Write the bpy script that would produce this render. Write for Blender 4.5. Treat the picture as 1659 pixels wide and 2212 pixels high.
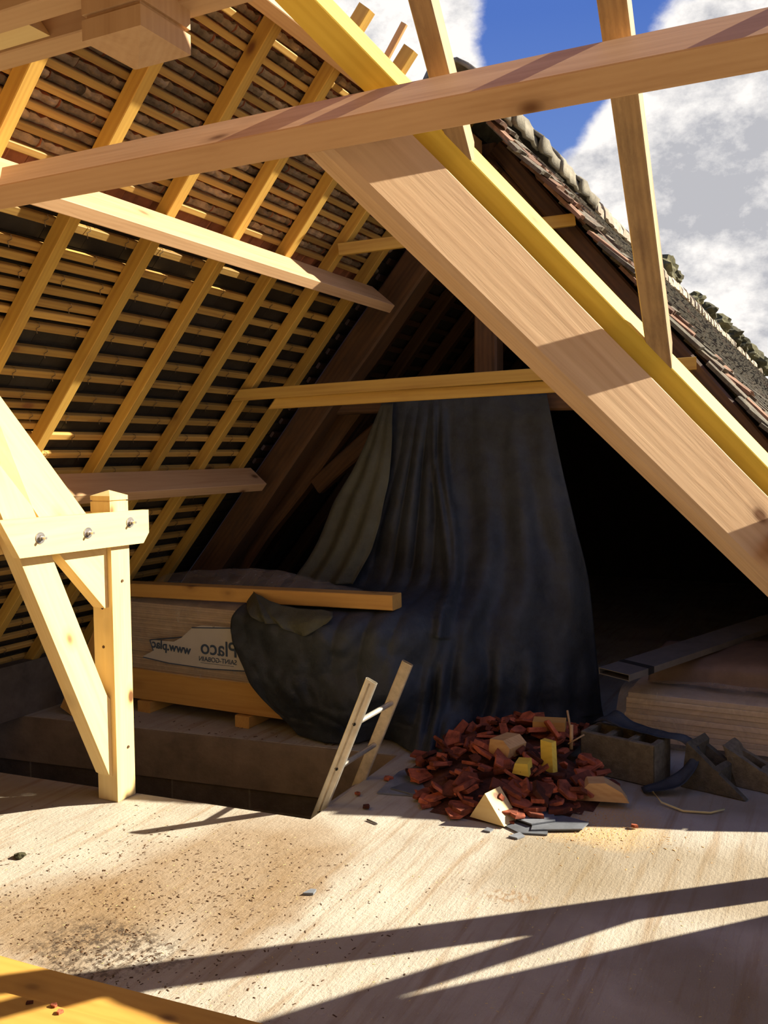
import bpy, bmesh, math, random
from mathutils import Vector, Matrix, noise
R = random.Random(7)
V = Vector
for o in list(bpy.data.objects):
    bpy.data.objects.remove(o)
SC = bpy.context.scene
COL = SC.collection

# ------------------------------------------------------------------ camera
EYE = V((0, 0, 1.6))
yaw, pit, rol = -0.466306, -0.066094, -0.007672
fw = V((math.sin(yaw) * math.cos(pit), math.cos(yaw) * math.cos(pit), math.sin(pit)))
r0 = V((math.cos(yaw), -math.sin(yaw), 0)); u0 = r0.cross(fw)
rt = r0 * math.cos(rol) + u0 * math.sin(rol)
up = u0 * math.cos(rol) - r0 * math.sin(rol)
cam = bpy.data.cameras.new('camera'); camo = bpy.data.objects.new('camera', cam); COL.objects.link(camo)
cam.sensor_fit = 'VERTICAL'; cam.sensor_height = 36; cam.lens = 1952.55 / 2212 * 36
cam.clip_start = 0.05; cam.clip_end = 200
camo.matrix_world = Matrix(((rt.x, up.x, -fw.x, EYE.x), (rt.y, up.y, -fw.y, EYE.y), (rt.z, up.z, -fw.z, EYE.z), (0, 0, 0, 1)))
SC.camera = camo

# ------------------------------------------------------------------ sun, sky, exposure
AZ, EL = math.radians(36.5), math.radians(31)
SUN = V((math.cos(AZ) * math.cos(EL), math.sin(AZ) * math.cos(EL), math.sin(EL)))
sl = bpy.data.lights.new('sun', 'SUN'); sl.energy = 15.0; sl.color = (1.0, 0.89, 0.70); sl.angle = math.radians(0.55)
so = bpy.data.objects.new('sun', sl); COL.objects.link(so); so.location = (8, 6, 8)
so.rotation_euler = (-SUN).to_track_quat('-Z', 'Y').to_euler()
SC.view_settings.view_transform = 'Standard'; SC.view_settings.look = 'None'
SC.view_settings.exposure = 0.0; SC.view_settings.gamma = 1.0; SC.view_settings.use_curve_mapping = False

def build_world():
    w = bpy.data.worlds.new('sky'); SC.world = w; w.use_nodes = True
    nt = w.node_tree; nt.nodes.clear(); N = nt.nodes.new; L = nt.links.new
    out = N('ShaderNodeOutputWorld'); bg = N('ShaderNodeBackground'); L(bg.outputs[0], out.inputs[0])
    bg.inputs[1].default_value = .85
    tc = N('ShaderNodeTexCoord')
    def math_(op, a, b=None, clamp=False):
        n = N('ShaderNodeMath'); n.operation = op; n.use_clamp = clamp
        for i, x in enumerate((a, b)):
            if x is None: continue
            if isinstance(x, (int, float)): n.inputs[i].default_value = x
            else: L(x, n.inputs[i])
        return n.outputs[0]
    def nz(scale, detail, rough, off):
        mp = N('ShaderNodeMapping'); mp.inputs['Location'].default_value = off; mp.inputs['Scale'].default_value = (1, 1, 1.5)
        L(tc.outputs['Generated'], mp.inputs[0])
        n = N('ShaderNodeTexNoise'); n.inputs['Scale'].default_value = scale; n.inputs['Detail'].default_value = detail
        n.inputs['Roughness'].default_value = rough; L(mp.outputs[0], n.inputs[0]); return n.outputs[0]
    n1 = nz(9, 8, .6, (3, 1, 2)); n2 = nz(24, 6, .6, (5, 2, 7))
    dens = math_('ADD', math_('MULTIPLY', math_('SUBTRACT', n1, .5), 1.5), math_('MULTIPLY', math_('SUBTRACT', n2, .5), .7))
    # cumulus banks, each at its own bearing in the sky (weight, width)
    for d, wgt, k in [((-.2370, .9178, .3123), .62, 260), ((-.1700, .9330, .3120), .85, 230), ((-.0800, .9413, .3180), .75, 150),
                      ((-.1400, .9495, .2500), .95, 90), ((-.0753, .9712, .2262), .55, 200), ((-.1050, .9826, .1402), .70, 160),
                      ((-.3520, .8600, .3760), .85, 420), ((-.3080, .8526, .4330), .12, 300), ((-.4000, .8245, .4133), .55, 200),
                      ((-.0150, .9700, .2000), .6, 50), ((-.4300, .8300, .3600), .6, 100), ((-.2846, .9055, .3149), -.45, 600),
                      ((-.2500, .8781, .4060), -1.0, 160), ((-.278, .893, .360), -.9, 420), ((-.232, .906, .352), -.8, 420), ((-.1300, .9560, .2420), -.25, 700), ((.7, -.5, .5), .3, 4), ((-.6, -.6, .5), .35, 4), ((.8, .3, .2), .3, 6)]:
        vm = N('ShaderNodeVectorMath'); vm.operation = 'DOT_PRODUCT'; L(tc.outputs['Generated'], vm.inputs[0])
        vm.inputs[1].default_value = V(d).normalized()
        e = math_('MULTIPLY', math_('EXPONENT', math_('MULTIPLY', math_('SUBTRACT', vm.outputs['Value'], 1.0), float(k))), wgt)
        dens = math_('ADD', dens, e)
    mr = N('ShaderNodeMapRange'); mr.interpolation_type = 'SMOOTHSTEP'; L(dens, mr.inputs[0])
    mr.inputs[1].default_value = .14; mr.inputs[2].default_value = .70
    sp = N('ShaderNodeSeparateXYZ'); L(tc.outputs['Generated'], sp.inputs[0])
    gr = N('ShaderNodeValToRGB'); L(sp.outputs[2], gr.inputs[0])
    gr.color_ramp.elements[0].color = (.42, .52, .75, 1); gr.color_ramp.elements[0].position = 0.0
    gr.color_ramp.elements[1].color = (.10, .215, .66, 1); gr.color_ramp.elements[1].position = .42
    e = gr.color_ramp.elements.new(.27); e.color = (.19, .33, .76, 1)
    # cloud tone: bright tops, grey bellies
    n3 = nz(11, 9, .62, (1, 9, 4)); n4 = nz(30, 7, .65, (6, 3, 1))
    tone = math_('ADD', math_('MULTIPLY', math_('SUBTRACT', n3, .5), 1.9), math_('MULTIPLY', math_('SUBTRACT', n4, .5), .8))
    tone = math_('ADD', math_('ADD', tone, .62), math_('MULTIPLY', math_('SUBTRACT', dens, .7), -.16))
    cr = N('ShaderNodeValToRGB'); L(tone, cr.inputs[0])
    cr.color_ramp.elements[0].color = (.62, .62, .66, 1); cr.color_ramp.elements[0].position = .20
    cr.color_ramp.elements[1].color = (1.25, 1.20, 1.15, 1); cr.color_ramp.elements[1].position = .62
    mx = N('ShaderNodeMixRGB'); L(mr.outputs[0], mx.inputs[0]); L(gr.outputs[0], mx.inputs[1]); L(cr.outputs[0], mx.inputs[2])
    L(mx.outputs[0], bg.inputs[0])
build_world()

# ------------------------------------------------------------------ materials
def new_mat(name):
    m = bpy.data.materials.new(name); m.use_nodes = True; nt = m.node_tree
    b = nt.nodes['Principled BSDF']; return m, nt, nt.nodes.new, nt.links.new, b
def ramp(N, L, src, stops):
    r = N('ShaderNodeValToRGB'); L(src, r.inputs[0])
    el = r.color_ramp.elements
    el[0].position, el[0].color = stops[0][0], (*stops[0][1], 1)
    el[1].position, el[1].color = stops[-1][0], (*stops[-1][1], 1)
    for p, c in stops[1:-1]:
        e = el.new(p); e.color = (*c, 1)
    return r.outputs[0]
def obj_coord(N, L, scale, spread=30.0):
    tc = N('ShaderNodeTexCoord'); oi = N('ShaderNodeObjectInfo')
    ad = N('ShaderNodeVectorMath'); ad.operation = 'ADD'
    ml = N('ShaderNodeVectorMath'); ml.operation = 'SCALE'; ml.inputs[0].default_value = (1, .7, .4); L(oi.outputs['Random'], ml.inputs['Scale'])
    m2 = N('ShaderNodeVectorMath'); m2.operation = 'SCALE'; L(ml.outputs[0], m2.inputs[0]); m2.inputs['Scale'].default_value = spread
    L(tc.outputs['Object'], ad.inputs[0]); L(m2.outputs[0], ad.inputs[1])
    mp = N('ShaderNodeMapping'); mp.inputs['Scale'].default_value = scale; L(ad.outputs[0], mp.inputs[0])
    return mp.outputs[0], oi
def noise_n(N, L, vec, scale, detail=4, rough=.55, dist=0):
    n = N('ShaderNodeTexNoise'); n.inputs['Scale'].default_value = scale; n.inputs['Detail'].default_value = detail
    n.inputs['Roughness'].default_value = rough; n.inputs['Distortion'].default_value = dist
    if vec is not None: L(vec, n.inputs[0])
    return n.outputs[0]
def mixc(N, L, f, a, b, mode='MIX'):
    m = N('ShaderNodeMixRGB'); m.blend_type = mode
    for i, x in ((0, f), (1, a), (2, b)):
        if isinstance(x, (int, float)): m.inputs[i].default_value = x
        elif isinstance(x, tuple): m.inputs[i].default_value = (*x, 1)
        else: L(x, m.inputs[i])
    return m.outputs[0]
def bump(N, L, b, h, strength, dist=.004):
    bp = N('ShaderNodeBump'); bp.inputs['Strength'].default_value = strength; bp.inputs['Distance'].default_value = dist
    L(h, bp.inputs['Height']); L(bp.outputs[0], b.inputs['Normal'])
def wood(name, light, dark, knot=(.16, .07, .025), grain=1.0, rough=.6, bstr=.25, knots=True, vary=.25, dirt=None, ring=.12):
    m, nt, N, L, b = new_mat(name)
    v, oi = obj_coord(N, L, (.9, 11 * grain, 11 * grain))
    g = noise_n(N, L, v, 1.3, 6, .62, .9)
    vf, _ = obj_coord(N, L, (2.2, 70 * grain, 70 * grain))
    wv = N('ShaderNodeTexWave'); wv.wave_type = 'RINGS'; wv.rings_direction = 'X'; wv.inputs['Scale'].default_value = 1.9
    wv.inputs['Distortion'].default_value = 3.5; wv.inputs['Detail'].default_value = 2; wv.inputs['Detail Scale'].default_value = .6; L(v, wv.inputs[0])
    mw_ = N('ShaderNodeMath'); mw_.operation = 'MULTIPLY_ADD'; L(wv.outputs['Fac'], mw_.inputs[0]); mw_.inputs[1].default_value = ring; L(g, mw_.inputs[2])
    mm = N('ShaderNodeMath'); mm.operation = 'MULTIPLY_ADD'; L(noise_n(N, L, vf, 1.0, 3, .6), mm.inputs[0]); mm.inputs[1].default_value = .30; L(mw_.outputs[0], mm.inputs[2])
    c = ramp(N, L, mm.outputs[0], [(.42, light), (.72, tuple(.6 * x + .4 * y for x, y in zip(light, dark))), (1.05, dark)])
    hs = N('ShaderNodeHueSaturation'); L(c, hs.inputs['Color'])
    mr = N('ShaderNodeMapRange'); L(oi.outputs['Random'], mr.inputs[0]); mr.inputs[3].default_value = 1 - vary; mr.inputs[4].default_value = 1 + vary * .4
    L(mr.outputs[0], hs.inputs['Value']); c = hs.outputs[0]
    if knots:
        v2, _ = obj_coord(N, L, (1.5, 2.6, 2.6), 17.0)
        vo = N('ShaderNodeTexVoronoi'); vo.inputs['Scale'].default_value = 1.7; L(v2, vo.inputs[0])
        k = ramp(N, L, vo.outputs['Distance'], [(.05, (1, 1, 1)), (.085, (.55, .55, .55)), (.11, (.22, .22, .22)), (.2, (0, 0, 0))])
        c = mixc(N, L, k, c, knot)
    if dirt:
        v3, _ = obj_coord(N, L, (3, 9, 9), 11)
        d = ramp(N, L, noise_n(N, L, v3, 1.5, 6, .7), [(.45, (0, 0, 0)), (.75, (.8, .8, .8))])
        c = mixc(N, L, d, c, dirt)
    L(c, b.inputs['Base Color']); b.inputs['Roughness'].default_value = rough; b.inputs['Specular IOR Level'].default_value = .25
    bump(N, L, b, mm.outputs[0], bstr, .003)
    return m
def plain(name, col, rough=.7, var=.25, scale=6, metal=0, bstr=.15, spread=30, spec=.3):
    m, nt, N, L, b = new_mat(name)
    v, oi = obj_coord(N, L, (1, 1, 1), spread)
    n = noise_n(N, L, v, scale, 6, .65)
    c = ramp(N, L, n, [(.3, tuple(x * (1 - var) for x in col)), (.7, tuple(min(1, x * (1 + var)) for x in col))])
    hs = N('ShaderNodeHueSaturation'); L(c, hs.inputs['Color'])
    mr = N('ShaderNodeMapRange'); L(oi.outputs['Random'], mr.inputs[0]); mr.inputs[3].default_value = 1 - var; mr.inputs[4].default_value = 1 + var
    L(mr.outputs[0], hs.inputs['Value']); L(hs.outputs[0], b.inputs['Base Color'])
    b.inputs['Roughness'].default_value = rough; b.inputs['Metallic'].default_value = metal; b.inputs['Specular IOR Level'].default_value = spec
    bump(N, L, b, noise_n(N, L, v, scale * 5, 4, .6), bstr)
    return m
M = {}
M['yellow'] = wood('yellow_treated_pine', (.60, .385, .085), (.40, .215, .045), vary=.2)
M['brightyellow'] = wood('bright_yellow_pine', (.78, .58, .09), (.62, .42, .05), vary=.05, knots=True)
M['batten'] = wood('batten_pine', (.55, .345, .09), (.32, .165, .05), vary=.5)
M['douglas'] = wood('douglas_fir', (.60, .385, .21), (.45, .26, .125), vary=.06, ring=.08)
M['relief'] = wood('brushed_fir', (.70, .49, .30), (.50, .31, .17), vary=.0, bstr=.45, grain=1.0, ring=.10)
M['post'] = wood('pale_pine', (.78, .60, .29), (.66, .45, .18), vary=.05, ring=.05)
M['weathered'] = wood('weathered_pine', (.52, .36, .18), (.30, .19, .10), vary=.1, dirt=(.14, .09, .06))
M['old'] = wood('old_brown_oak', (.15, .078, .036), (.06, .03, .016), vary=.25, bstr=.6, knots=False, dirt=(.05, .035, .025))
M['oldlath'] = wood('old_lath', (.13, .07, .035), (.06, .03, .018), vary=.3, knots=False)
M['crate'] = wood('orange_pine', (.62, .36, .10), (.46, .23, .06), vary=.1, ring=.06)
M['whitewood'] = wood('pale_planed_board', (.72, .58, .42), (.54, .40, .26), vary=.25, knots=False)
M['tile'] = plain('clay_tile', (.30, .115, .065), .85, .35, 9)
M['nib'] = plain('mortar_crust', (.19, .135, .09), .95, .55, 15)
M['slate'] = plain('slate', (.026, .022, .018), .55, .3, 12)
M['bluslate'] = plain('blue_slate', (.16, .175, .20), .5, .3, 10)
M['hook'] = plain('steel_wire', (.20, .15, .10), .45, .2, 20, .7)
M['fragment'] = plain('broken_clay', (.24, .062, .030), .85, .75, 16)
M['chunk'] = wood('offcut_pine', (.66, .42, .19), (.45, .24, .09), vary=.15)
M['alu'] = plain('aluminium', (.62, .58, .50), .42, .18, 14, .75)
M['alud'] = plain('dusty_aluminium', (.40, .33, .23), .6, .3, 16, .25)
M['steel'] = plain('galvanised_steel', (.55, .52, .50), .35, .2, 20, .9)
M['darksteel'] = plain('grey_profile', (.16, .15, .14), .5, .2, 10, .5)
M['black'] = plain('black_hole', (.01, .01, .01), .9, .1, 5)
M['block'] = plain('hollow_concrete', (.13, .108, .072), .95, .35, 26, 0, .9)
M['gypsum'] = plain('gypsum_board', (.50, .36, .23), .8, .15, 4)
M['mortar'] = plain('ridge_mortar', (.17, .155, .12), .95, .35, 14, 0, .9)
M['whitemortar'] = plain('lime_mortar', (.38, .32, .25), .95, .3, 16, 0, .6)
M['moss'] = plain('moss', (.075, .07, .035), 1, .4, 25, 0, .8)
M['ink'] = plain('blue_ink', (.05, .075, .12), .6, .1, 5)
M['inkwhite'] = plain('printed_white', (.50, .47, .42), .6, .08, 5)
M['plywood'] = wood('yellow_formwork', (.64, .37, .085), (.50, .26, .05), vary=.06, grain=.5, bstr=.1)
M['plyedge'] = wood('formwork_ply_edge', (.74, .40, .10), (.55, .26, .06), vary=.06, grain=3, bstr=.5, knots=False)
M['paper'] = plain('brown_wrap', (.17, .115, .085), .5, .3, 5)
M['cord'] = plain('yellow_straw', (.62, .50, .22), .8, .1, 8)

def roof_mat():
    m, nt, N, L, b = new_mat('lichen_tiles'); v, oi = obj_coord(N, L, (1, 1, 1), 10)
    a = noise_n(N, L, v, 1.2, 6, .7); c = ramp(N, L, a, [(.32, (.16, .08, .05)), (.43, (.15, .125, .09)), (.6, (.10, .09, .065)), (.72, (.21, .19, .15))])
    s = ramp(N, L, noise_n(N, L, v, 14, 5, .7), [(.35, (.45, .45, .45)), (.65, (1.15, 1.15, 1.15))])
    L(mixc(N, L, 1.0, c, s, 'MULTIPLY'), b.inputs['Base Color']); b.inputs['Roughness'].default_value = .95
    bump(N, L, b, noise_n(N, L, v, 20, 5, .7), .8, .02); return m
M['lichen'] = roof_mat()
M['vergetile'] = plain('weathered_tile', (.15, .085, .055), .95, .55, 10, 0, .6)
def tarp_mat(name, a, bcol):
    m, nt, N, L, b = new_mat(name); v, oi = obj_coord(N, L, (1, 1, 1), 3)
    n = noise_n(N, L, v, 2.6, 8, .72); c = ramp(N, L, n, [(.36, a), (.52, tuple(.5 * (x + y) for x, y in zip(a, bcol))), (.68, bcol)])
    L(c, b.inputs['Base Color']); b.inputs['Roughness'].default_value = .62; b.inputs['Specular IOR Level'].default_value = .35
    bump(N, L, b, noise_n(N, L, v, 9, 7, .7), .55, .02); return m
M['tarp'] = tarp_mat('blue_grey_tarp', (.017, .020, .025), (.045, .055, .070))
M['tarpgreen'] = tarp_mat('greenish_tarp_back', (.045, .045, .033), (.085, .09, .065))
def film_mat(name, col, alpha):
    m = bpy.data.materials.new(name); m.use_nodes = True; nt = m.node_tree; nt.nodes.clear(); N = nt.nodes.new; L = nt.links.new
    out = N('ShaderNodeOutputMaterial'); mix = N('ShaderNodeMixShader'); tr = N('ShaderNodeBsdfTransparent'); b = N('ShaderNodeBsdfPrincipled')
    b.inputs['Base Color'].default_value = (*col, 1); b.inputs['Roughness'].default_value = .28
    v, oi = obj_coord(N, L, (1, 1, 1), 5); n = noise_n(N, L, v, 3.5, 7, .7, 1.5)
    mr = N('ShaderNodeMapRange'); L(n, mr.inputs[0]); mr.inputs[1].default_value = .35; mr.inputs[2].default_value = .75
    mr.inputs[3].default_value = alpha * .5; mr.inputs[4].default_value = min(1, alpha * 1.6)
    bump(N, L, b, noise_n(N, L, v, 7, 5, .6, 1), .7, .02)
    L(mr.outputs[0], mix.inputs[0]); L(tr.outputs[0], mix.inputs[1]); L(b.outputs[0], mix.inputs[2]); L(mix.outputs[0], out.inputs[0]); return m
M['film'] = film_mat('clear_plastic_film', (.55, .47, .38), .32)
M['brownfilm'] = film_mat('brown_plastic_film', (.20, .14, .11), .75)

def floor_mat():
    m, nt, N, L, b = new_mat('screed_floor')
    tc = N('ShaderNodeTexCoord'); P = tc.outputs['Object']
    def mp(sc, rz=0):
        n = N('ShaderNodeMapping'); n.inputs['Scale'].default_value = sc; n.inputs['Rotation'].default_value = (0, 0, rz); L(P, n.inputs[0]); return n.outputs[0]
    fine = noise_n(N, L, P, 60, 4, .7)
    base = ramp(N, L, noise_n(N, L, P, 3, 6, .6), [(.3, (.34, .305, .25)), (.7, (.46, .425, .36))])
    st = noise_n(N, L, mp((13, .9, 1), .08), 1.5, 6, .6, .4)
    brown = ramp(N, L, st, [(.50, (0, 0, 0)), (.68, (.55, .55, .55))])
    c = mixc(N, L, brown, base, (.25, .165, .085))
    # soil brought in by boots and damp patches: stains with an outline of their own
    def blob(cx, cy, rx, ry, rot, s=.35):
        n = N('ShaderNodeMapping'); n.vector_type = 'TEXTURE'; n.inputs['Location'].default_value = (cx, cy, 0)
        n.inputs['Rotation'].default_value = (0, 0, math.radians(rot)); n.inputs['Scale'].default_value = (rx, ry, 1)
        ds = N('ShaderNodeVectorMath'); ds.operation = 'ADD'; L(P, ds.inputs[0])
        nc = N('ShaderNodeTexNoise'); nc.inputs['Scale'].default_value = 3.2; nc.inputs['Detail'].default_value = 5; L(P, nc.inputs[0])
        sc = N('ShaderNodeVectorMath'); sc.operation = 'SCALE'; L(nc.outputs['Color'], sc.inputs[0]); sc.inputs['Scale'].default_value = s
        sb = N('ShaderNodeVectorMath'); sb.operation = 'SUBTRACT'; L(sc.outputs[0], sb.inputs[0]); sb.inputs[1].default_value = (s / 2, s / 2, s / 2)
        L(sb.outputs[0], ds.inputs[1]); L(ds.outputs[0], n.inputs[0])
        fl = N('ShaderNodeVectorMath'); fl.operation = 'MULTIPLY'; L(n.outputs[0], fl.inputs[0]); fl.inputs[1].default_value = (1, 1, 0)
        ln = N('ShaderNodeVectorMath'); ln.operation = 'LENGTH'; L(fl.outputs[0], ln.inputs[0])
        r = ramp(N, L, ln.outputs['Value'], [(.55, (1, 1, 1)), (1.0, (0, 0, 0))]); return r
    soil = ramp(N, L, noise_n(N, L, P, 26, 7, .75), [(.38, (.20, .13, .065)), (.62, (.27, .19, .11))])
    for a, k in (((-2.15, 2.65, .42, .75, -14), .75), ((-2.35, 2.20, .45, .35, 0), .8), ((-1.78, 2.75, .16, .7, -2), .7), ((-1.95, 3.1, .22, .25, 0), .4)):
        f = mixc(N, L, 1.0, blob(*a), (k, k, k), 'MULTIPLY'); c = mixc(N, L, f, c, soil)
    dk = ramp(N, L, noise_n(N, L, P, 34, 8, .8), [(.46, (0, 0, 0)), (.56, (1, 1, 1))])
    f = mixc(N, L, 1.0, blob(-2.1, 2.12, .33, .2, 10, .3), dk, 'MULTIPLY'); c = mixc(N, L, f, c, (.07, .05, .035))
    for a, k in (((-.55, 3.45, .75, .42, 15), .55), ((-.95, 3.25, .3, .5, 5), .4), ((-.35, 2.75, .28, .3, 10), .5), ((-.6, 4.3, .6, .35, 0), .55)):
        f = mixc(N, L, 1.0, blob(*a), (k, k, k), 'MULTIPLY'); c = mixc(N, L, f, c, (.20, .155, .09))
    saw = ramp(N, L, noise_n(N, L, P, 120, 3, .8), [(.4, (0, 0, 0)), (.6, (1, 1, 1))])
    f = mixc(N, L, 1.0, blob(-.98, 3.8, .42, .28, 0, .3), saw, 'MULTIPLY'); c = mixc(N, L, f, c, (.55, .36, .14))
    # boot print
    pr = ramp(N, L, noise_n(N, L, mp((55, 30, 1)), 1, 3, .6), [(.48, (0, 0, 0)), (.56, (.8, .8, .8))])
    f = mixc(N, L, 1.0, blob(-1.03, 3.02, .13, .06, 20, .1), pr, 'MULTIPLY'); c = mixc(N, L, f, c, (.25, .17, .10))
    L(c, b.inputs['Base Color']); b.inputs['Roughness'].default_value = .93; b.inputs['Specular IOR Level'].default_value = .15
    h = mixc(N, L, .5, fine, noise_n(N, L, mp((22, 4, 1), .08), 3, 4, .7)); bump(N, L, b, h, .6, .012); return m
M['floor'] = floor_mat()
def wall_mat():
    m, nt, N, L, b = new_mat('stairwell_block_wall'); tc = N('ShaderNodeTexCoord')
    mp = N('ShaderNodeMapping'); mp.inputs['Rotation'].default_value = (math.radians(90), 0, 0); L(tc.outputs['Object'], mp.inputs[0])
    br = N('ShaderNodeTexBrick'); br.inputs['Scale'].default_value = 1; br.inputs['Brick Width'].default_value = .5; br.inputs['Row Height'].default_value = .2
    br.inputs['Mortar Size'].default_value = .006; br.inputs['Color1'].default_value = (.11, .085, .06, 1); br.inputs['Color2'].default_value = (.19, .15, .105, 1)
    br.inputs['Mortar'].default_value = (.23, .18, .125, 1); L(mp.outputs[0], br.inputs[0])
    n = ramp(N, L, noise_n(N, L, tc.outputs['Object'], 7, 6, .7), [(.3, (.6, .6, .6)), (.7, (1.15, 1.15, 1.15))])
    L(mixc(N, L, 1.0, br.outputs[0], n, 'MULTIPLY'), b.inputs['Base Color']); b.inputs['Roughness'].default_value = .95
    bump(N, L, b, noise_n(N, L, tc.outputs['Object'], 40, 5, .7), .5, .01); return m
M['blockwall'] = wall_mat()
M['concrete'] = plain('rough_concrete', (.20, .15, .10), .95, .3, 5, 0, .6)
M['oldwall'] = plain('old_lime_wall', (.16, .13, .10), .95, .35, 5, 0, .6)
M['interior_dark'] = plain('dark_interior', (.05, .04, .03), 1, .2, 5)  # near-black base colour carries the dark of attic and stairwell

# ------------------------------------------------------------------ geometry helpers
def props(o, label=None, cat=None, group=None, kind=None):
    if label: o['label'] = label
    if cat: o['category'] = cat
    if group: o['group'] = group
    if kind: o['kind'] = kind
    return o
def mesh(name, vs, fs, mat, parent=None, smooth=False, mw=None):
    me = bpy.data.meshes.new(name); me.from_pydata([tuple(v) for v in vs], [], fs); me.validate(); me.update()
    bm = bmesh.new(); bm.from_mesh(me); bmesh.ops.recalc_face_normals(bm, faces=bm.faces); bm.to_mesh(me); bm.free()
    for mm in (mat if isinstance(mat, (list, tuple)) else [mat]): me.materials.append(mm)
    if smooth:
        for p in me.polygons: p.use_smooth = True
    o = bpy.data.objects.new(name, me); COL.objects.link(o)
    if mw is not None: o.matrix_world = mw
    if parent: set_parent(o, parent)
    return o
def set_parent(o, p):
    mw = o.matrix_basis.copy(); o.parent = p; o.matrix_parent_inverse = world_of(p).inverted(); o.matrix_basis = mw
def world_of(o):
    m = o.matrix_basis.copy()
    return world_of(o.parent) @ o.matrix_parent_inverse @ m if o.parent else m
def empty(name, loc, label, cat, group=None):
    o = bpy.data.objects.new(name, None); COL.objects.link(o); o.matrix_basis = Matrix.Translation(V(loc)); o.empty_display_size = .1
    return props(o, label, cat, group)
def octo(a, b, c):
    a, b = a / 2, b / 2
    return [(-a + c, -b), (a - c, -b), (a, -b + c), (a, b - c), (a - c, b), (-a + c, b), (-a, b - c), (-a, -b + c)]
def timber(name, p0, p1, side, a, b, mat, label=None, cat=None, group=None, cut0=None, cut1=None, seg=1, wob=0.0, ch=.003, parent=None):
    """sawn timber from p0 to p1; a = size along `side`, b = size across it"""
    p0, p1 = V(p0), V(p1); x = (p1 - p0); Ln = x.length; x.normalize()
    y = (V(side) - x * V(side).dot(x)).normalized(); z = x.cross(y)
    sec = octo(a, b, ch); vs = []; fs = []; n = len(sec)
    def slide(cut):
        if cut is None: return lambda yy, zz: 0
        c = V(cut); d = c.dot(x)
        return lambda yy, zz: -(c.dot(y) * yy + c.dot(z) * zz) / d
    s0, s1 = slide(cut0), slide(cut1); ph = R.uniform(0, 99)
    for i in range(seg + 1):
        t = i / seg
        for (yy, zz) in sec:
            if wob:
                yy += wob * noise.noise(V((t * Ln * 2.2 + ph, yy * 9, 3))) + wob * .8 * noise.noise(V((t * Ln * .7, 5, ph)))
                zz += wob * noise.noise(V((t * Ln * 2.2 + ph, 7, zz * 9))) + wob * .8 * noise.noise(V((t * Ln * .7, ph, 9)))
            xx = t * Ln + (1 - t) * s0(yy, zz) + t * s1(yy, zz)
            vs.append((xx, yy, zz))
    for i in range(seg):
        for k in range(n):
            k2 = (k + 1) % n; fs.append((i * n + k, i * n + k2, (i + 1) * n + k2, (i + 1) * n + k))
    fs.append(tuple(range(n))[::-1]); fs.append(tuple(seg * n + k for k in range(n)))
    mw = Matrix(((x.x, y.x, z.x, p0.x), (x.y, y.y, z.y, p0.y), (x.z, y.z, z.z, p0.z), (0, 0, 0, 1)))
    o = mesh(name, vs, fs, mat, parent, mw=mw)
    return props(o, label, cat, group)
def prism(name, poly, ext, mat, parent=None, **kw):
    """poly: world points of one face; ext: extrusion vector; origin at the first point"""
    o0 = V(poly[0]); e = V(ext); n = len(poly)
    vs = [V(p) - o0 for p in poly] + [V(p) - o0 + e for p in poly]
    fs = [tuple(range(n)), tuple(range(2 * n - 1, n - 1, -1))] + [(i, (i + 1) % n, n + (i + 1) % n, n + i) for i in range(n)]
    o = mesh(name, vs, fs, mat, parent, mw=Matrix.Translation(o0)); return props(o, **kw)
def tube(pts, r, n=6):
    vs, fs = [], []
    for i, p in enumerate(pts):
        p = V(p); d = (V(pts[min(i + 1, len(pts) - 1)]) - V(pts[max(i - 1, 0)])).normalized()
        a = d.orthogonal().normalized(); b = d.cross(a)
        for k in range(n):
            t = 2 * math.pi * k / n; vs.append(p + (a * math.cos(t) + b * math.sin(t)) * r)
    for i in range(len(pts) - 1):
        for k in range(n):
            k2 = (k + 1) % n; fs.append((i * n + k, i * n + k2, (i + 1) * n + k2, (i + 1) * n + k))
    fs.append(tuple(range(n))); fs.append(tuple((len(pts) - 1) * n + k for k in range(n))); return vs, fs
def sheet(rows, nu, nv, fn=None):
    """smooth grid through rows of points (Catmull-Rom both ways)"""
    def cr(p, t):
        n = len(p) - 1; f = t * n; i = min(int(f), n - 1); f -= i
        g = lambda k: p[k] if 0 <= k <= n else (p[0] * 2 - p[1] if k < 0 else p[n] * 2 - p[n - 1])
        a, b, c, d = g(i - 1), g(i), g(i + 1), g(i + 2)
        return (b * 2 + (c - a) * f + (a * 2 - b * 5 + c * 4 - d) * f * f + (b * 3 - a - c * 3 + d) * f ** 3) * .5
    rows = [[V(p) for p in r] for r in rows]; vs = []
    for j in range(nv + 1):
        t = j / nv
        for i in range(nu + 1):
            s = i / nu
            p = cr([cr(r, s) for r in rows], t)
            vs.append((p, s, t))
    out = []
    for idx, (p, s, t) in enumerate(vs):
        out.append(p + fn(p, s, t) if fn else p)
    fs = [(j * (nu + 1) + i, j * (nu + 1) + i + 1, (j + 1) * (nu + 1) + i + 1, (j + 1) * (nu + 1) + i) for j in range(nv) for i in range(nu)]
    return out, fs
def solid(o, t):
    md = o.modifiers.new('thickness', 'SOLIDIFY'); md.thickness = t; md.offset = 0; return o
def copy_obj(o, mw, parent=None, **kw):
    c = o.copy(); COL.objects.link(c)
    c.parent = None; c.matrix_parent_inverse = Matrix.Identity(4); c.matrix_basis = mw
    if parent: set_parent(c, parent)
    return props(c, **kw)
def copy_tree(o, mw, **kw):
    c = o.copy(); COL.objects.link(c); c.matrix_basis = mw; props(c, **kw)
    for ch in o.children:
        d = ch.copy(); COL.objects.link(d); d.parent = c
    return c
def frame(x, y, z, o):
    return Matrix(((x.x, y.x, z.x, o.x), (x.y, y.y, z.y, o.y), (x.z, y.z, z.z, o.z), (0, 0, 0, 1)))
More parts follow.
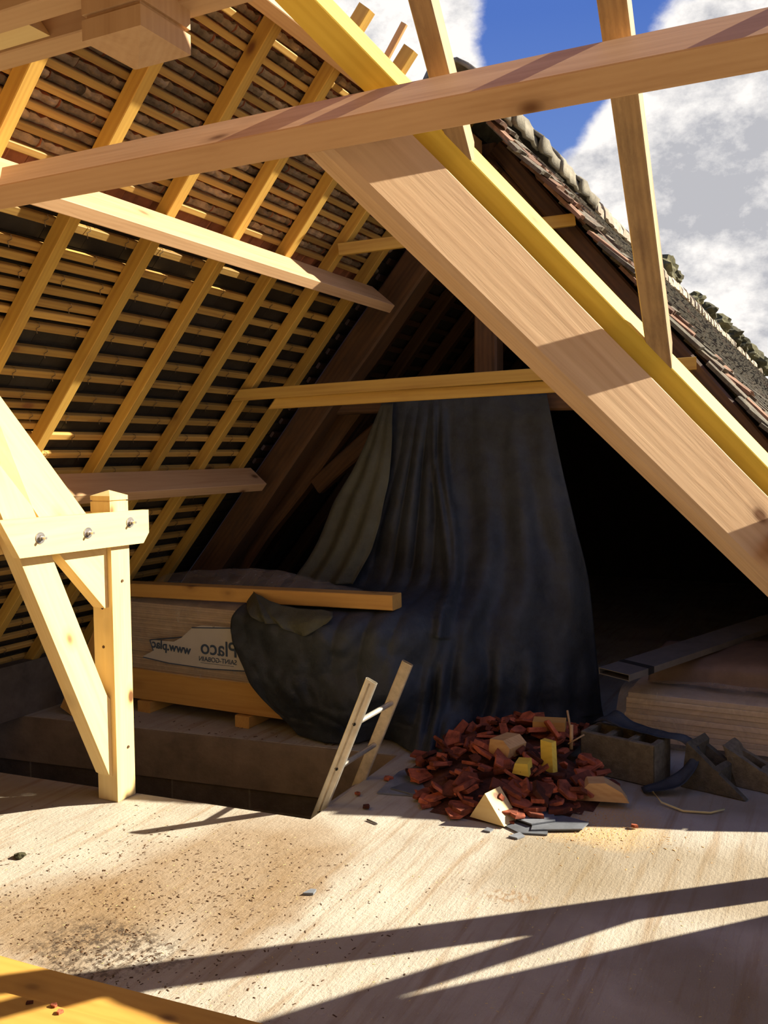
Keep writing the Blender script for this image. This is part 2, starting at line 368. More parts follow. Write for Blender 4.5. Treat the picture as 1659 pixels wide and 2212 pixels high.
ORD = ['first', 'second', 'third', 'fourth', 'fifth', 'sixth', 'seventh', 'eighth', 'ninth', 'tenth', 'eleventh', 'twelfth', 'thirteenth', 'fourteenth', 'fifteenth',
       'sixteenth', 'seventeenth', 'eighteenth', 'nineteenth', 'twentieth', 'twenty-first', 'twenty-second', 'twenty-third', 'twenty-fourth', 'twenty-fifth', 'twenty-sixth', 'twenty-seventh', 'twenty-eighth']

# ------------------------------------------------------------------ the two roof planes
PL = math.radians(50.16)
nl = V((math.sin(PL), 0, -math.cos(PL))); ul = V((math.cos(PL), 0, math.sin(PL))); KL = -3.625     # left slope: nl points inward and down
nr = V((math.sin(PL), 0, math.cos(PL))); ur = V((-math.cos(PL), 0, math.sin(PL))); KR = .706       # right slope: nr points outward and up
YY = V((0, 1, 0)); ZZ = V((0, 0, 1)); XX = V((1, 0, 0))
def LP(u, y, out=0.0): return ul * u + nl * (KL - out) + YY * y
def RP(u, y, out=0.0): return ur * u + nr * (KR + out) + YY * y

# ------------------------------------------------------------------ setting: floor, stairwell, walls
HA, HB, HC, HD = V((-4.9, 3.0, 0)), V((-2.03, 3.294, 0)), V((-2.05, 4.215, 0)), V((-4.9, 3.82, 0))
def slab():
    x0, x1, y0, y1 = -5.2, 3.2, -3.0, 12.0
    tp = [V((x0, y0, 0)), V((x1, y0, 0)), V((x1, y1, 0)), V((x0, y1, 0)), HA, HB, HC, HD]
    fq = [(0, 1, 5, 4), (1, 2, 6, 5), (2, 3, 7, 6), (3, 0, 4, 7)]
    vs = tp + [v - ZZ * .2 for v in tp]; fs = list(fq) + [tuple(8 + i for i in f) for f in fq]
    for i in range(4): fs.append((i, (i + 1) % 4, 8 + (i + 1) % 4, 8 + i))
    for i in range(4): fs.append((4 + i, 4 + (i + 1) % 4, 12 + (i + 1) % 4, 12 + i))
    props(mesh('floor', vs, fs, M['floor']), kind='structure')
slab()
def wall(name, a, b, z0, z1, t, mat):
    a, b = V(a), V(b); d = (b - a); L_ = d.length; d.normalize(); n = V((-d.y, d.x, 0))
    vs = [(0, 0, z0), (L_, 0, z0), (L_, t, z0), (0, t, z0), (0, 0, z1), (L_, 0, z1), (L_, t, z1), (0, t, z1)]
    fs = [(0, 3, 2, 1), (4, 5, 6, 7), (0, 1, 5, 4), (1, 2, 6, 5), (2, 3, 7, 6), (3, 0, 4, 7)]
    return props(mesh(name, vs, fs, mat, mw=frame(d, n, ZZ, V((a.x, a.y, 0)))), kind='structure')
# far side of the stairwell: cast ring beam over block work
wall('trim_1', HD + V((0, -.012, 0)), HC + V((0, -.012, 0)), -.28, -.003, .16, M['concrete'])
wall('wall_far', HD + V((0, -.004, 0)), HC + V((0, -.004, 0)), -2.4, -.28, .2, M['blockwall'])
wall('wall_right', HC + V((-.0, 0, 0)), HB, -2.4, -.2, .15, M['blockwall'])
wall('wall_near', HB, HA, -2.4, -.2, .15, M['blockwall'])
wall('wall_end', HA, HD, -2.4, -.2, .15, M['blockwall'])
props(mesh('floor_below', [(-5.2, 2.8, -2.4), (-1.8, 2.8, -2.4), (-1.8, 4.5, -2.4), (-5.2, 4.5, -2.4), (-5.2, 2.8, -2.5), (-1.8, 2.8, -2.5), (-1.8, 4.5, -2.5), (-5.2, 4.5, -2.5)],
           [(0, 1, 2, 3), (7, 6, 5, 4), (0, 4, 5, 1), (1, 5, 6, 2), (2, 6, 7, 3), (3, 7, 4, 0)], M['interior_dark']), kind='structure')
props(mesh('ground', [(-60, -60, -3), (60, -60, -3), (60, 60, -3), (-60, 60, -3)], [(0, 1, 2, 3)], plain('rough_ground', (.16, .14, .08), 1, .4, .3)), kind='structure')
wall('wall_left', (-4.44, -1.5, 0), (-4.44, 9.5, 0), 0, .33, .12, M['oldwall'])
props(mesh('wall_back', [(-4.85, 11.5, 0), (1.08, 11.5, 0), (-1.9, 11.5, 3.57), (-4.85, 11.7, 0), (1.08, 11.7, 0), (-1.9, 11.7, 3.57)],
           [(0, 1, 2), (5, 4, 3), (0, 3, 4, 1), (1, 4, 5, 2), (2, 5, 3, 0)], M['interior_dark']), kind='structure')

# ------------------------------------------------------------------ left slope: rafters
RY = [1.34, 1.78, 2.215, 2.655, 3.11, 3.575, 4.02, 4.45, 4.86]
for i, y in enumerate(RY):
    k = len(RY) - 1 - i
    ue = 1.50 if y > 3.3 else 1.40
    timber('rafter', LP(-2.9, y - .0275, .0325), LP(ue, y - .0275, .0325), YY, .055, .065, M['yellow'],
           'yellow pine rafter of the left slope, %s out from the old truss' % ORD[k], 'rafter', 'new rafters of the left slope')
# battens: narrow gauge under the tiles, wide gauge under the slates
nb = 0
UT = [.395 + .077 * i for i in range(13)]
for i, u in enumerate(UT):
    timber('roof_batten', LP(u, .95, .0785), LP(u, 4.905 + R.uniform(0, .03), .0785), ul, .028, .027, M['batten'],
           'yellow batten under the clay tiles, %s above the lowest tile row' % ORD[i], 'batten', 'battens under the clay tiles')
US = [.285 - .117 * i for i in range(27)]
for i, u in enumerate(US):
    timber('roof_batten', LP(u, .95, .0785), LP(u, 4.905 + R.uniform(0, .03), .0785), ul, .036, .027, M['batten'],
           'yellow batten under the dark slates, %s below the lowest tile row' % ORD[i], 'batten', 'battens under the slates')
for j, k in enumerate((2, 3, 4, 8, 9, 10, 11)):
    timber('roof_batten', LP(US[k] - .062, .95, .0785), LP(US[k] - .055, 3.09, .0785), ul, .034, .027, M['batten'],
           'short doubling batten at the outer rafters, just below the %s slate batten' % ORD[k], 'batten', 'doubling battens')
timber('lath_offcut', LP(1.34, 3.835, .012) + YY * .0, LP(1.56, 3.835, .03), YY, .022, .03, M['chunk'],
       'thin stick nailed to a rafter, poking up past the ridge into the sky', 'stick')

# clay tiles seen from below: a plate with a crusted head hooked over the batten
def tile_mesh(name, seed):
    rr = random.Random(seed); w = .163; vs = []; fs = []; nx = 7
    L_ = .25
    def add(p): vs.append(p); return len(vs) - 1
    cols = []
    for i in range(nx + 1):
        x = -w / 2 + w * i / nx; bow = .010 * math.sin(math.pi * i / nx)
        h0 = .004 + .016 * rr.random() ** 1.5; e = .006 * rr.uniform(-1, 1)
        ring = [add((x, .036 + e, .004 + bow)), add((x, .034 + e, -h0 * .7)), add((x, .020, -h0)), add((x, .004, -h0 * .55)), add((x, -.004, .001 + bow)),
                add((x, -L_, .001 + bow)), add((x, -L_, .014 + bow)), add((x, .03 + e, .016 + bow))]
        cols.append(ring)
    for i in range(nx):
        for k in range(8):
            fs.append((cols[i][k], cols[i][(k + 1) % 8], cols[i + 1][(k + 1) % 8], cols[i + 1][k]))
    fs.append(tuple(cols[0])); fs.append(tuple(cols[-1][::-1]))
    o = mesh(name, vs, fs, [M['tile'], M['nib']])
    for p in o.data.polygons:
        c = p.center
        if c.y > -.003 and c.z < .002: p.material_index = 1
    return o
TV = [tile_mesh('clay_tile', s) for s in range(7)]
TL = 'old clay roof tile seen from beneath, crusted head hooked on a roof batten'
cnt = 0
for r, u in enumerate(UT):
    off = .08 * (r % 2)
    for c in range(23):
        y = 1.32 + off + .1655 * c
        if y > 5.03: continue
        tv = TV[R.randrange(7)]
        mw = frame(YY * 1, ul, -nl, LP(u + .018, y, .0925)) @ Matrix.Rotation(math.radians(-6.0), 4, 'X') @ Matrix.Rotation(R.uniform(-.02, .02), 4, 'Z')
        # local x along the ridge, y up the slope, z outwards
        if cnt < 7:
            o = TV[cnt]; o.matrix_basis = mw; props(o, TL, 'roof tile', 'clay tiles of the left slope')
        else:
            copy_obj(tv, mw, label=TL, cat='roof tile', group='clay tiles of the left slope')
        cnt += 1
# slates hung on wire hooks
sl_me = mesh('roof_slate', [(-.108, 0, 0), (.108, 0, 0), (.108, -.31, 0), (-.108, -.31, 0), (-.108, 0, .005), (.108, 0, .005), (.108, -.31, .005), (-.108, -.31, .005)],
             [(0, 1, 2, 3), (7, 6, 5, 4), (0, 4, 5, 1), (1, 5, 6, 2), (2, 6, 7, 3), (3, 7, 4, 0)], M['slate'])
hv, hf = tube([(0, -.030, .004), (0, .016, -.004), (.002, .024, -.030), (.008, .012, -.036), (-.004, .000, -.036), (.005, -.012, -.036), (.012, -.022, -.037)], .0018, 5)
hk = mesh('slate_hook', hv, hf, M['hook'])
SLL = 'dark slate on the lower left slope, seen between the battens with its wire hook'
first = True
for r, u in enumerate(US):
    for c in range(15):
        y = 1.95 + .11 * (r % 2) + .218 * c
        if y > 5.0: continue
        mw = frame(YY, ul, -nl, LP(u + .024, y, .0925)) @ Matrix.Rotation(math.radians(-2.6), 4, 'X') @ Matrix.Translation((0, 0, R.uniform(0, .002)))
        hm = frame(YY, ul, -nl, LP(u, y + .06, .0925))
        if first:
            sl_me.matrix_basis = mw; props(sl_me, SLL, 'roof slate', 'slates of the left slope')
            hk.matrix_basis = hm; set_parent(hk, sl_me); first = False
            hk.data = hk.data
        else:
            s = copy_obj(sl_me, mw, label=SLL, cat='roof slate', group='slates of the left slope')
            copy_obj(hk, hm, parent=s)
# the rest of the covering outside the view: courses running on towards the near gable and under the eaves
def courses(name, us, y0, y1, base, uu, oo, mat, label, cat, dw, L_=.26, thick=.014, jit=.006, out=.0925):
    vs, fs = [], []
    for u in us:
        y = y0 + R.uniform(-.03, 0)
        while y < y1:
            w = min(dw, y1 - y + .01) - .003; j = R.uniform(-jit, jit); lift = R.uniform(0, .012)
            a0 = base + uu * (u + .03 + j) + oo * (out + lift * .3); a1 = base + uu * (u - L_ + .03 + j) + oo * (out + .035 + lift)
            q = [a0 + YY * y, a0 + YY * (y + w), a1 + YY * (y + w), a1 + YY * y]; q += [p + oo * thick for p in q]
            n = len(vs); vs += q
            fs += [(n, n + 1, n + 2, n + 3), (n + 7, n + 6, n + 5, n + 4), (n, n + 4, n + 5, n + 1), (n + 1, n + 5, n + 6, n + 2), (n + 2, n + 6, n + 7, n + 3), (n + 3, n + 7, n + 4, n)]
            y += dw
    return props(mesh(name, vs, fs, mat), label, cat, kind='stuff')
courses('roof_tiles', UT, -.6, 1.24, nl * KL, ul, -nl, M['tile'], 'clay tiles running on over the near end of the left slope', 'roof tiles', .165)
courses('roof_slates', US, -.6, 1.83, nl * KL, ul, -nl, M['slate'], 'dark slates running on over the near end of the left slope', 'roof slates', .22, .32, .005, .001)

# purlins of the left slope, square to it
def purlin(name, u_top, w, h, y0, y1, label):
    # upper outer edge touches the rafters at u_top; w into the room, h down the slope
    c = ul * (u_top - h / 2) + nl * (KL + w / 2)
    return timber(name, c + YY * y0, c + YY * y1, ul, h, w, M['douglas'], label, 'purlin')
purlin('purlin', (V((-2.55, 0, 2.602))).dot(ul), .198, .055, .2, 4.93, 'long fir purlin under the upper left slope, partly in full sun')
purlin('purlin', (V((-3.465, 0, 1.506))).dot(ul), .166, .062, 1.2, 4.93, 'fir purlin low on the left slope, behind the bolted post')
timber('ridge_beam', (-1.9, .3, 3.292), (-1.9, 4.98, 3.292), XX, .075, .155, M['douglas'], 'fir ridge beam receding along the top of the tiled slope', 'ridge beam')

# ------------------------------------------------------------------ cross wing: purlin, valley, jack rafters (sizes at .79 of the survey about the eye)
SCL = .80
def S(p): return EYE + (V(p) - EYE) * SCL
bw = math.atan(1.135)
ud = V((0, math.cos(bw), -math.sin(bw))); nw = V((0, math.sin(bw), math.cos(bw)))
bs = math.radians(50.2)
ud2 = V((0, math.cos(bs), -math.sin(bs))); nw2 = V((0, math.sin(bs), math.cos(bs)))
TT = S((0, 2.816, 2.83)); PW, PH = .218 * SCL, .093 * SCL
pc = TT - nw2 * PW / 2 + ud2 * PH / 2
pe = EYE + (V((-2.72, pc.y, pc.z)) - EYE) * .955
timber('purlin', pe, (1.6, pc.y, pc.z), ud2, PH, PW, M['douglas'],
       'big fir purlin crossing the whole view from left to the sky at right', 'purlin')
V1 = S((-1.177, 3.0, 2.621)); vd = V((1, 1.05, -1.19)).normalized(); nv = V((1.05, -1, 0)).normalized(); tn = nv.cross(vd)
if tn.z < 0: tn = -tn
ry = math.radians(-50); ny_ = nv * math.cos(ry) + tn * math.sin(ry); ty_ = tn * math.cos(ry) - nv * math.sin(ry)
yc = V1 - ny_ * .046 - ty_ * .040
def along(c, x): return c + vd * ((x - V1.x) / vd.x)
timber('valley_rafter', along(yc, -1.66), along(yc, .95), ny_, .092, .080, M['brightyellow'],
       'bright yellow rafter running down the valley above the wide fir beam', 'rafter')
cn = V((0, -.35, .94)).normalized()
def valley_beam():
    # side face upright, lower near edge bevelled along the whole beam
    o0 = V1 - tn * .066 - nv * .006
    st0 = o0 + vd * ((EYE + cn * .06 - o0).dot(cn) / vd.dot(cn)); L_ = ((1.0 - st0.x) / vd.x)
    sec = [(0, -.003), (0, -.190), (-.001, -.192), (-.017, -.208), (-.020, -.209), (-.10, -.209), (-.10, 0), (-.003, 0)]
    sec = [(a * 1.0, b * 1.0) for a, b in sec]; n = len(sec); vs, fs = [], []; seg = 40
    for i in range(seg + 1):
        for a, b in sec:
            q = nv * a + tn * b; off = -(cn.dot(q)) / vd.dot(cn) * (1 - i / seg)
            w = .0025 * noise.noise(V((i * 1.7, a * 60, 3))) if a > -.01 and b > -.01 else 0
            vs.append((L_ * i / seg + off, a, b + w))
    for i in range(seg):
        for k in range(n): fs.append((i * n + k, i * n + (k + 1) % n, (i + 1) * n + (k + 1) % n, (i + 1) * n + k))
    fs += [tuple(range(n))[::-1], tuple(seg * n + k for k in range(n))]
    props(mesh('valley_beam', vs, fs, M['relief'], mw=frame(vd, nv, tn if vd.cross(nv).dot(tn) > 0 else tn, st0)), 'wide fir valley beam with raised grain and knots, sloping down to the right', 'beam')
valley_beam()
# jack rafters lying over the purlin and landing on the valley rafter
def jack(x0, x1, foot, top_y, mat, label):
    fx = (x0 + x1) / 2; w = x1 - x0
    f = V((fx, foot.y, foot.z)); d = (V((fx, TT.y, TT.z)) - f).normalized()
    n = V((0, -d.z, d.y)); n = n if n.z > 0 else -n
    c0 = f + n * .029; t = (top_y - c0.y) / d.y
    # cheek cut: face of the foot flush with the valley rafter's side
    adj = nv.dot(V1 - V((x1, f.y, f.z))) 
    timber('jack_rafter', c0 - d * .0, c0 + d * t, XX, w, .058, mat, label, 'rafter', cut0=nv)
f1 = S((-1.205, 2.975, 2.651)); jack(S((-1.240, 0, 0)).x, S((-1.166, 0, 0)).x, f1, 1.5, M['weathered'], 'short jack rafter crossing the big purlin near the middle, sunlit right edge')
f2 = S((-.628, 3.555, 1.990)); jack(S((-.668, 0, 0)).x, S((-.582, 0, 0)).x, f2, 1.5, M['weathered'], 'long weathered jack rafter standing against the cloudy sky at right')
f3 = V1 + vd * ((-.02 - V1.x) / vd.x); jack(-.055, .01, f3, 1.5, M['weathered'], 'jack rafter beyond the right edge of the view, first after the weathered one')
f4 = V1 + vd * ((.45 - V1.x) / vd.x); jack(.415, .48, f4, 1.5, M['weathered'], 'jack rafter beyond the right edge of the view, lowest of the wing')
timber('wing_ridge', (-1.8, 1.47, 3.30), (1.6, 1.47, 3.30), YY, .07, .15, M['douglas'], 'fir ridge beam of the wing, above the camera', 'ridge beam')

# unseen boarding added on the wing slope to cast the lower right floor shadow
zc = V1.z + 1.135 * V1.y
def on_wing(F):
    F = V(F); n = V((0, 1.135, 1)); d = zc + .087 * n.length
    p = F + SUN * ((d - n.dot(F)) / n.dot(SUN)); return (p.x, p.y)
g0, g1 = on_wing((-1.17, 2.21, 0)), on_wing((-.18, 3.25, 0)); gx = [(g0[i] * 2.2 - g1[i] * 1.2) for i in (0, 1)]; gy = [(g1[i] * 1.6 - g0[i] * .6) for i in (0, 1)]
dk = [tuple(gx), tuple(gy), (3.0, gy[1]), (3.0, gx[1])]
prism('added_shade_boarding', [V((x, y, zc - 1.135 * y)) + nw * .065 for x, y in dk], nw * .022, M['weathered'], label='unseen boarding added beyond the right edge to cast the broad floor shadow', cat='roof boarding')

yr = 1.47; zr = zc - 1.135 * yr + .09  # unseen cover added behind the camera to keep the top left corner dark
prism('added_shade_boarding', [V((-2.0, yr - .08, zr - .06)), V((3.0, yr - .08, zr - .06)), V((3.0, -1.4, zr - 1.135 * (yr + 1.4))), V((-4.2, -1.4, zr - 1.135 * (yr + 1.4)))], (0, -.015, .017), M['weathered'],
      label='unseen boarding added behind the camera to shade the top left corner', cat='roof boarding')
timber('purlin', (-.17, S((0, 3.94, 0)).y + .02, S((0, 0, 1.20)).z), (1.6, S((0, 3.94, 0)).y + .02, S((0, 0, 1.20)).z), ud2, PH, PW, M['crate'], 'lower wing purlin butting against the valley beam at the right edge', 'purlin')

# old timbers between the slopes, temporary braces
def far(p, k): return EYE + (V(p) - EYE) * k
timber('brace_board', (-3.15, 4.36, 1.937), far((-.596, 4.38, 1.996), 1.13), YY, .027, .066, M['yellow'], 'longer yellow brace board nailed level across the dark opening', 'brace board', cut0=(.8, 0, -.6))
timber('brace_board', (-2.94, 4.43, 1.888), far((-.96, 4.42, 1.925), 1.11), YY, .027, .066, M['yellow'], 'yellow brace board doubled behind and below the longer one', 'brace board', cut0=(.8, 0, -.6))
timber('brace_board', (-2.46, 4.36, 2.70), far((-1.17, 4.40, 2.716), 1.13), YY, .027, .066, M['yellow'], 'short yellow brace board high up under the ridge, passing behind the valley beam', 'brace board')

# king post of the new truss and its paired collar boards
kp = empty('king_post', (-1.277, 1.453, 2.37), 'square king post hanging in the top corner with a pyramid foot', 'post')
def kpost():
    cx, cy, h = -1.277, 1.453, .0745
    def ring(z, s): return [V((cx - s, cy - s, z)), V((cx + s, cy - s, z)), V((cx + s, cy + s, z)), V((cx - s, cy + s, z))]
    rs = [ring(2.412, h), ring(2.452, h), ring(2.452, h - .007), ring(2.462, h - .007), ring(2.462, h), ring(3.5, h)]
    vs = [v for r in rs for v in r] + [V((cx, cy, 2.372))]; fs = []
    for i in range(5):
        for k in range(4): fs.append((4 * i + k, 4 * i + (k + 1) % 4, 4 * i + 4 + (k + 1) % 4, 4 * i + 4 + k))
    for k in range(4): fs.append((24, (k + 1) % 4, k))
    fs.append((20, 21, 22, 23)); o = V((cx, cy, 2.37))
    # grain runs up: local x is vertical
    mw = Matrix(((0, 0, 1, o.x), (0, 1, 0, o.y), (1, 0, 0, o.z), (0, 0, 0, 1))); inv = mw.inverted()
    mesh('shaft', [inv @ v for v in vs], fs, M['douglas'], kp, mw=mw)
kpost()
timber('collar_board', (-2.5, 1.387, 2.575), (-.5, 1.387, 2.575), YY, .07, .15, M['douglas'], 'near one of the two collar boards clamping the king post', 'beam')
timber('collar_board', (-2.5, 1.523, 2.575), (-.5, 1.523, 2.575), YY, .066, .15, M['douglas'], 'far one of the two collar boards clamping the king post', 'beam')
timber('spacer_block', (-1.83, 1.455, 2.575), (-1.60, 1.455, 2.575), YY, .064, .14, M['post'], 'pale spacer block in the gap between the collar boards', 'block', cut1=(.8, 0, .6))

# ------------------------------------------------------------------ left truss foot: post, strut, principal, clamping boards
p = empty('truss_post', (-2.988, 3.133, 0), 'sunlit square pine post with pyramid top, standing at the stairwell edge', 'post')
def tpost():
    cx, cy, h = -2.988, 3.133, .0585
    def ring(z, s): return [V((cx - s, cy - s, z)), V((cx + s, cy - s, z)), V((cx + s, cy + s, z)), V((cx - s, cy + s, z))]
    rs = [ring(0, h - .002), ring(.004, h), ring(1.386, h), ring(1.386, h - .006), ring(1.392, h - .006), ring(1.392, h), ring(1.412, h)]
    vs = [v for r in rs for v in r] + [V((cx, cy, 1.437))]; fs = [(3, 2, 1, 0)]; m = len(rs) - 1
    for i in range(m):
        for k in range(4): fs.append((4 * i + k, 4 * i + (k + 1) % 4, 4 * i + 4 + (k + 1) % 4, 4 * i + 4 + k))
    for k in range(4): fs.append((4 * m + 4, 4 * m + k, 4 * m + (k + 1) % 4))
    o = V((cx, cy, 0)); mw = Matrix(((0, 0, 1, o.x), (0, 1, 0, o.y), (1, 0, 0, o.z), (0, 0, 0, 1))); inv = mw.inverted()
    mesh('shaft', [inv @ v for v in vs], fs, M['post'], p, mw=mw)
    # timber pegs and knots
    for (x, y, z, ax) in ((-2.929, 3.14, 1.02, XX), (-2.929, 3.15, .24, XX), (-2.99, 3.0745, .72, -YY), (-2.99, 3.0745, .9, -YY)):
        vv, ff = tube([V((x, y, z)) - ax * .01, V((x, y, z)) + ax * .003], .007, 8); mesh('peg', vv, ff, M['old'], p)
tpost()
PX = -2.998
timber('strut', (PX, 2.285, 2.02), (PX, 2.985, .46), XX, .08, .142, M['post'], 'leaning pine strut, pale and sunlit, notched into the foot of the post', 'strut')
# foot of the strut, cut flush on the post
bpy.data.objects.remove(bpy.data.objects['strut'])
st = [V((PX + .04, 2.225, 2.0)), V((PX + .04, 2.394, 1.995)), V((PX + .04, 3.052, .505)), V((PX + .04, 3.074, .48)), V((PX + .04, 3.074, .118)), V((PX + .04, 3.052, .135))]
so_ = V(st[5]); d = (V(st[0]) - so_); d.normalize(); yv = XX; zv = d.cross(yv)
def prism_dir(name, poly, ext, mat, d, side, **kw):
    o0 = V(poly[0]); d = V(d).normalized(); y = (V(side) - d * V(side).dot(d)).normalized(); z = d.cross(y)
    mw = frame(d, y, z, o0); inv = mw.inverted(); n = len(poly)
    vs = [inv @ V(q) for q in poly] + [inv @ (V(q) + V(ext)) for q in poly]
    fs = [tuple(range(n)), tuple(range(2 * n - 1, n - 1, -1))] + [(i, (i + 1) % n, n + (i + 1) % n, n + i) for i in range(n)]
    return props(mesh(name, vs, fs, mat, mw=mw), **kw)
prism_dir('strut', [st[5], st[0], st[1], st[2], st[3], st[4]], (-.08, 0, 0), M['post'], d, XX, label='leaning pine strut, pale and sunlit, notched into the foot of the post', cat='strut')
pt = [V((PX + .04, 1.98, 2.445)), V((PX + .04, 3.05, 1.236)), V((PX + .04, 2.75, 1.27)), V((PX + .04, 2.662, 1.387)), V((PX + .04, 2.30, 1.80)), V((PX + .04, 1.80, 2.37))]
prism_dir('principal_rafter', pt, (-.08, 0, 0), M['post'], V(pt[1]) - V(pt[0]), XX, label='broad sunlit principal rafter coming down to the bolted clamp boards', cat='rafter')
def clamp(x0, ylo, label, nm):
    pl = [V((x0, ylo, 1.346)), V((x0, 3.299, 1.338)), V((x0, 3.299, 1.231)), V((x0, 3.26, 1.184)), V((x0, ylo + .092, 1.189))]
    return prism_dir(nm, pl, (-.038, 0, 0), M['post'], YY, XX, label=label, cat='clamp board')
cb = clamp(-2.903, 2.451, 'white sunlit clamp board with three bolts, gripping post and strut', 'clamp_board')
pl = [V((-3.04, 1.9, 1.346)), V((-3.04, 3.299, 1.338)), V((-3.04, 3.299, 1.20)), V((-3.04, 1.9, 1.19))]
prism_dir('clamp_board', pl, (-.038, 0, 0), M['post'], YY, XX, label='shaded clamp board on the far side of the post, running on to the left', cat='clamp board')
for (y, z) in ((2.648, 1.262), (2.911, 1.261), (3.173, 1.288)):
    vv, ff = tube([(-2.955, y, z), (-2.868, y, z)], .006, 10); b = mesh('bolt', vv, ff, M['steel'], cb)
    vv, ff = tube([(-2.904, y, z), (-2.900, y, z)], .024, 20); mesh('washer', vv, ff, M['steel'], b)
    vv, ff = tube([(-2.900, y, z), (-2.889, y, z)], .0125, 6); mesh('nut', vv, ff, M['steel'], b)
gp = [V((-2.955, 2.785, 1.19)), V((-2.955, 3.073, 1.19)), V((-2.955, 3.073, .905)), V((-2.955, 3.052, .905))]
prism_dir('gusset', gp, (-.07, 0, 0), M['post'], gp[3] - gp[0], XX, label='triangular pine gusset in the corner between post and clamp board', cat='gusset')

# ------------------------------------------------------------------ old roof beyond: truss, rafters, laths, covering
def old(name, a, b, side, w, h, label, cat='beam', wob=.012, mat='old', seg=14): return timber(name, a, b, side, w, h, M[mat], label, cat, seg=seg, wob=wob, ch=.012)
old('old_principal', LP(-2.3, 5.10, -.10), LP(1.33, 5.10, -.10), YY, .17, .20, 'old dark brown principal rafter carrying the ends of the new purlins', 'rafter', .008)
old('old_principal', RP(-.4, 5.18, -.10), RP(3.75, 5.18, -.10), YY, .16, .19, 'old brown principal rafter on the right side, behind the valley beam', 'rafter', .008)
old('old_collar', (-3.15, 5.19, 1.905), (-.65, 5.19, 1.905), YY, .12, .13, 'old collar beam with the tarpaulin hung from it, behind the brace boards')
old('old_king_post', (-1.90, 5.19, 1.95), (-1.90, 5.19, 3.4), YY, .13, .14, 'old king post standing on the collar beam in the dark gable', 'post', .006)
old('old_strut', (-3.93, 5.34, .66), (-2.86, 5.34, 1.93), YY, .10, .115, 'pale crooked old strut leaning up to the collar beam', 'strut', .018, 'old')
old('old_brace', (-3.19, 5.32, 1.37), (-2.55, 5.32, 1.86), YY, .09, .12, 'short old wind brace branching off the crooked strut', 'brace', .02)
for i, y in enumerate((5.62, 6.1, 6.6, 7.1, 7.7, 8.4, 9.2)):
    old('old_rafter', LP(-2.9, y, .05), LP(1.4, y, .05), YY, .09, .09, 'old dark rafter of the left slope, %s behind the old truss' % ORD[i], 'rafter', .012, 'oldlath', 8)
for i, y in enumerate((4.80, 5.5, 6.1, 6.7, 7.4, 8.2, 9.1)):
    old('old_rafter', RP(-.55, y + (.04 if i == 0 else 0), .05), RP(3.76, y + (.36 if i == 0 else 0), .05), YY, .09, .10, 'weathered end rafter of the old right slope, under the ragged tile edge' if i == 0 else 'old dark rafter of the right slope, %s behind the end rafter' % ORD[i - 1], 'rafter', .012, 'old' if i == 0 else 'oldlath', 10)
for i in range(24):
    u = 1.32 - .115 * i
    timber('old_lath', LP(u, 5.12, .105), LP(u, 9.6, .105), ul, .04, .02, M['oldlath'], 'old lath in the dark attic behind the truss, %s below the ridge' % ORD[i], 'lath', 'old laths behind the truss')
courses('old_roof_tiles', [1.38 - .115 * i for i in range(38)], 5.08, 11.9, nl * KL, ul, -nl, M['interior_dark'], 'tiles of the old left slope in the dark behind the truss', 'roof tiles', .17, .3, .014, .004, .118)
UR = [3.80 - .085 * i for i in range(52)]
courses('old_roof_tiles', UR, 5.22, 26, nr * KR, ur, nr, M['lichen'], 'lichen grey old tiles covering the right slope into the distance', 'roof tiles', .19, .27, .02, .012, .12)
# ragged verge: single tiles one can pick out
vv_, ff_ = [], []
def vtile(seed):
    rr = random.Random(seed); pts = []
    n = 6
    for i in range(n + 1):
        x = -.08 + .16 * i / n; bow = .012 * math.sin(math.pi * i / n)
        pts.append((x, bow + rr.uniform(-.002, .002), rr.uniform(-.008, .008), rr.uniform(-.012, .012)))
    vs = []
    for (x, b, e0, e1) in pts:
        vs += [(x, .05 + e0, b), (x, -.21 + e1, b), (x, -.21 + e1, b + .019), (x, .05 + e0, b + .019)]
    fs = []
    for i in range(n):
        for k in range(4): fs.append((4 * i + k, 4 * i + (k + 1) % 4, 4 * i + 4 + (k + 1) % 4, 4 * i + 4 + k))
    fs += [(0, 1, 2, 3), (4 * n + 3, 4 * n + 2, 4 * n + 1, 4 * n)]
    return mesh('verge_tile', vs, fs, M['vergetile'] if seed % 2 == 0 else M['lichen'])
VT = [vtile(s) for s in range(6)]; c = 0
VL = 'weathered clay tile in the ragged broken edge of the old right slope'
for r, u in enumerate(UR):
    for k in range(4):
        y = 4.80 + .165 * k + .22 * min(u - .8, 1.3) - .26 * max(0, u - 2.4) + R.uniform(-.035, .03) + (.05 if r % 2 else 0)
        if (k == 0 and R.random() < .22) or y > 5.42: continue
        mw = frame(YY, ur, nr, RP(u, y, .118 + .006 * (k % 2))) @ Matrix.Rotation(math.radians(-7 + R.uniform(-4, 4)), 4, 'X') @ Matrix.Rotation(R.uniform(-.12, .12), 4, 'Z') @ Matrix.Rotation(R.uniform(-.08, .08), 4, 'Y')
        if c < 6: VT[c].matrix_basis = mw; props(VT[c], VL, 'roof tile', 'tiles of the broken roof edge')
        else: copy_obj(VT[R.randrange(6)], mw, label=VL, cat='roof tile', group='tiles of the broken roof edge')
        c += 1
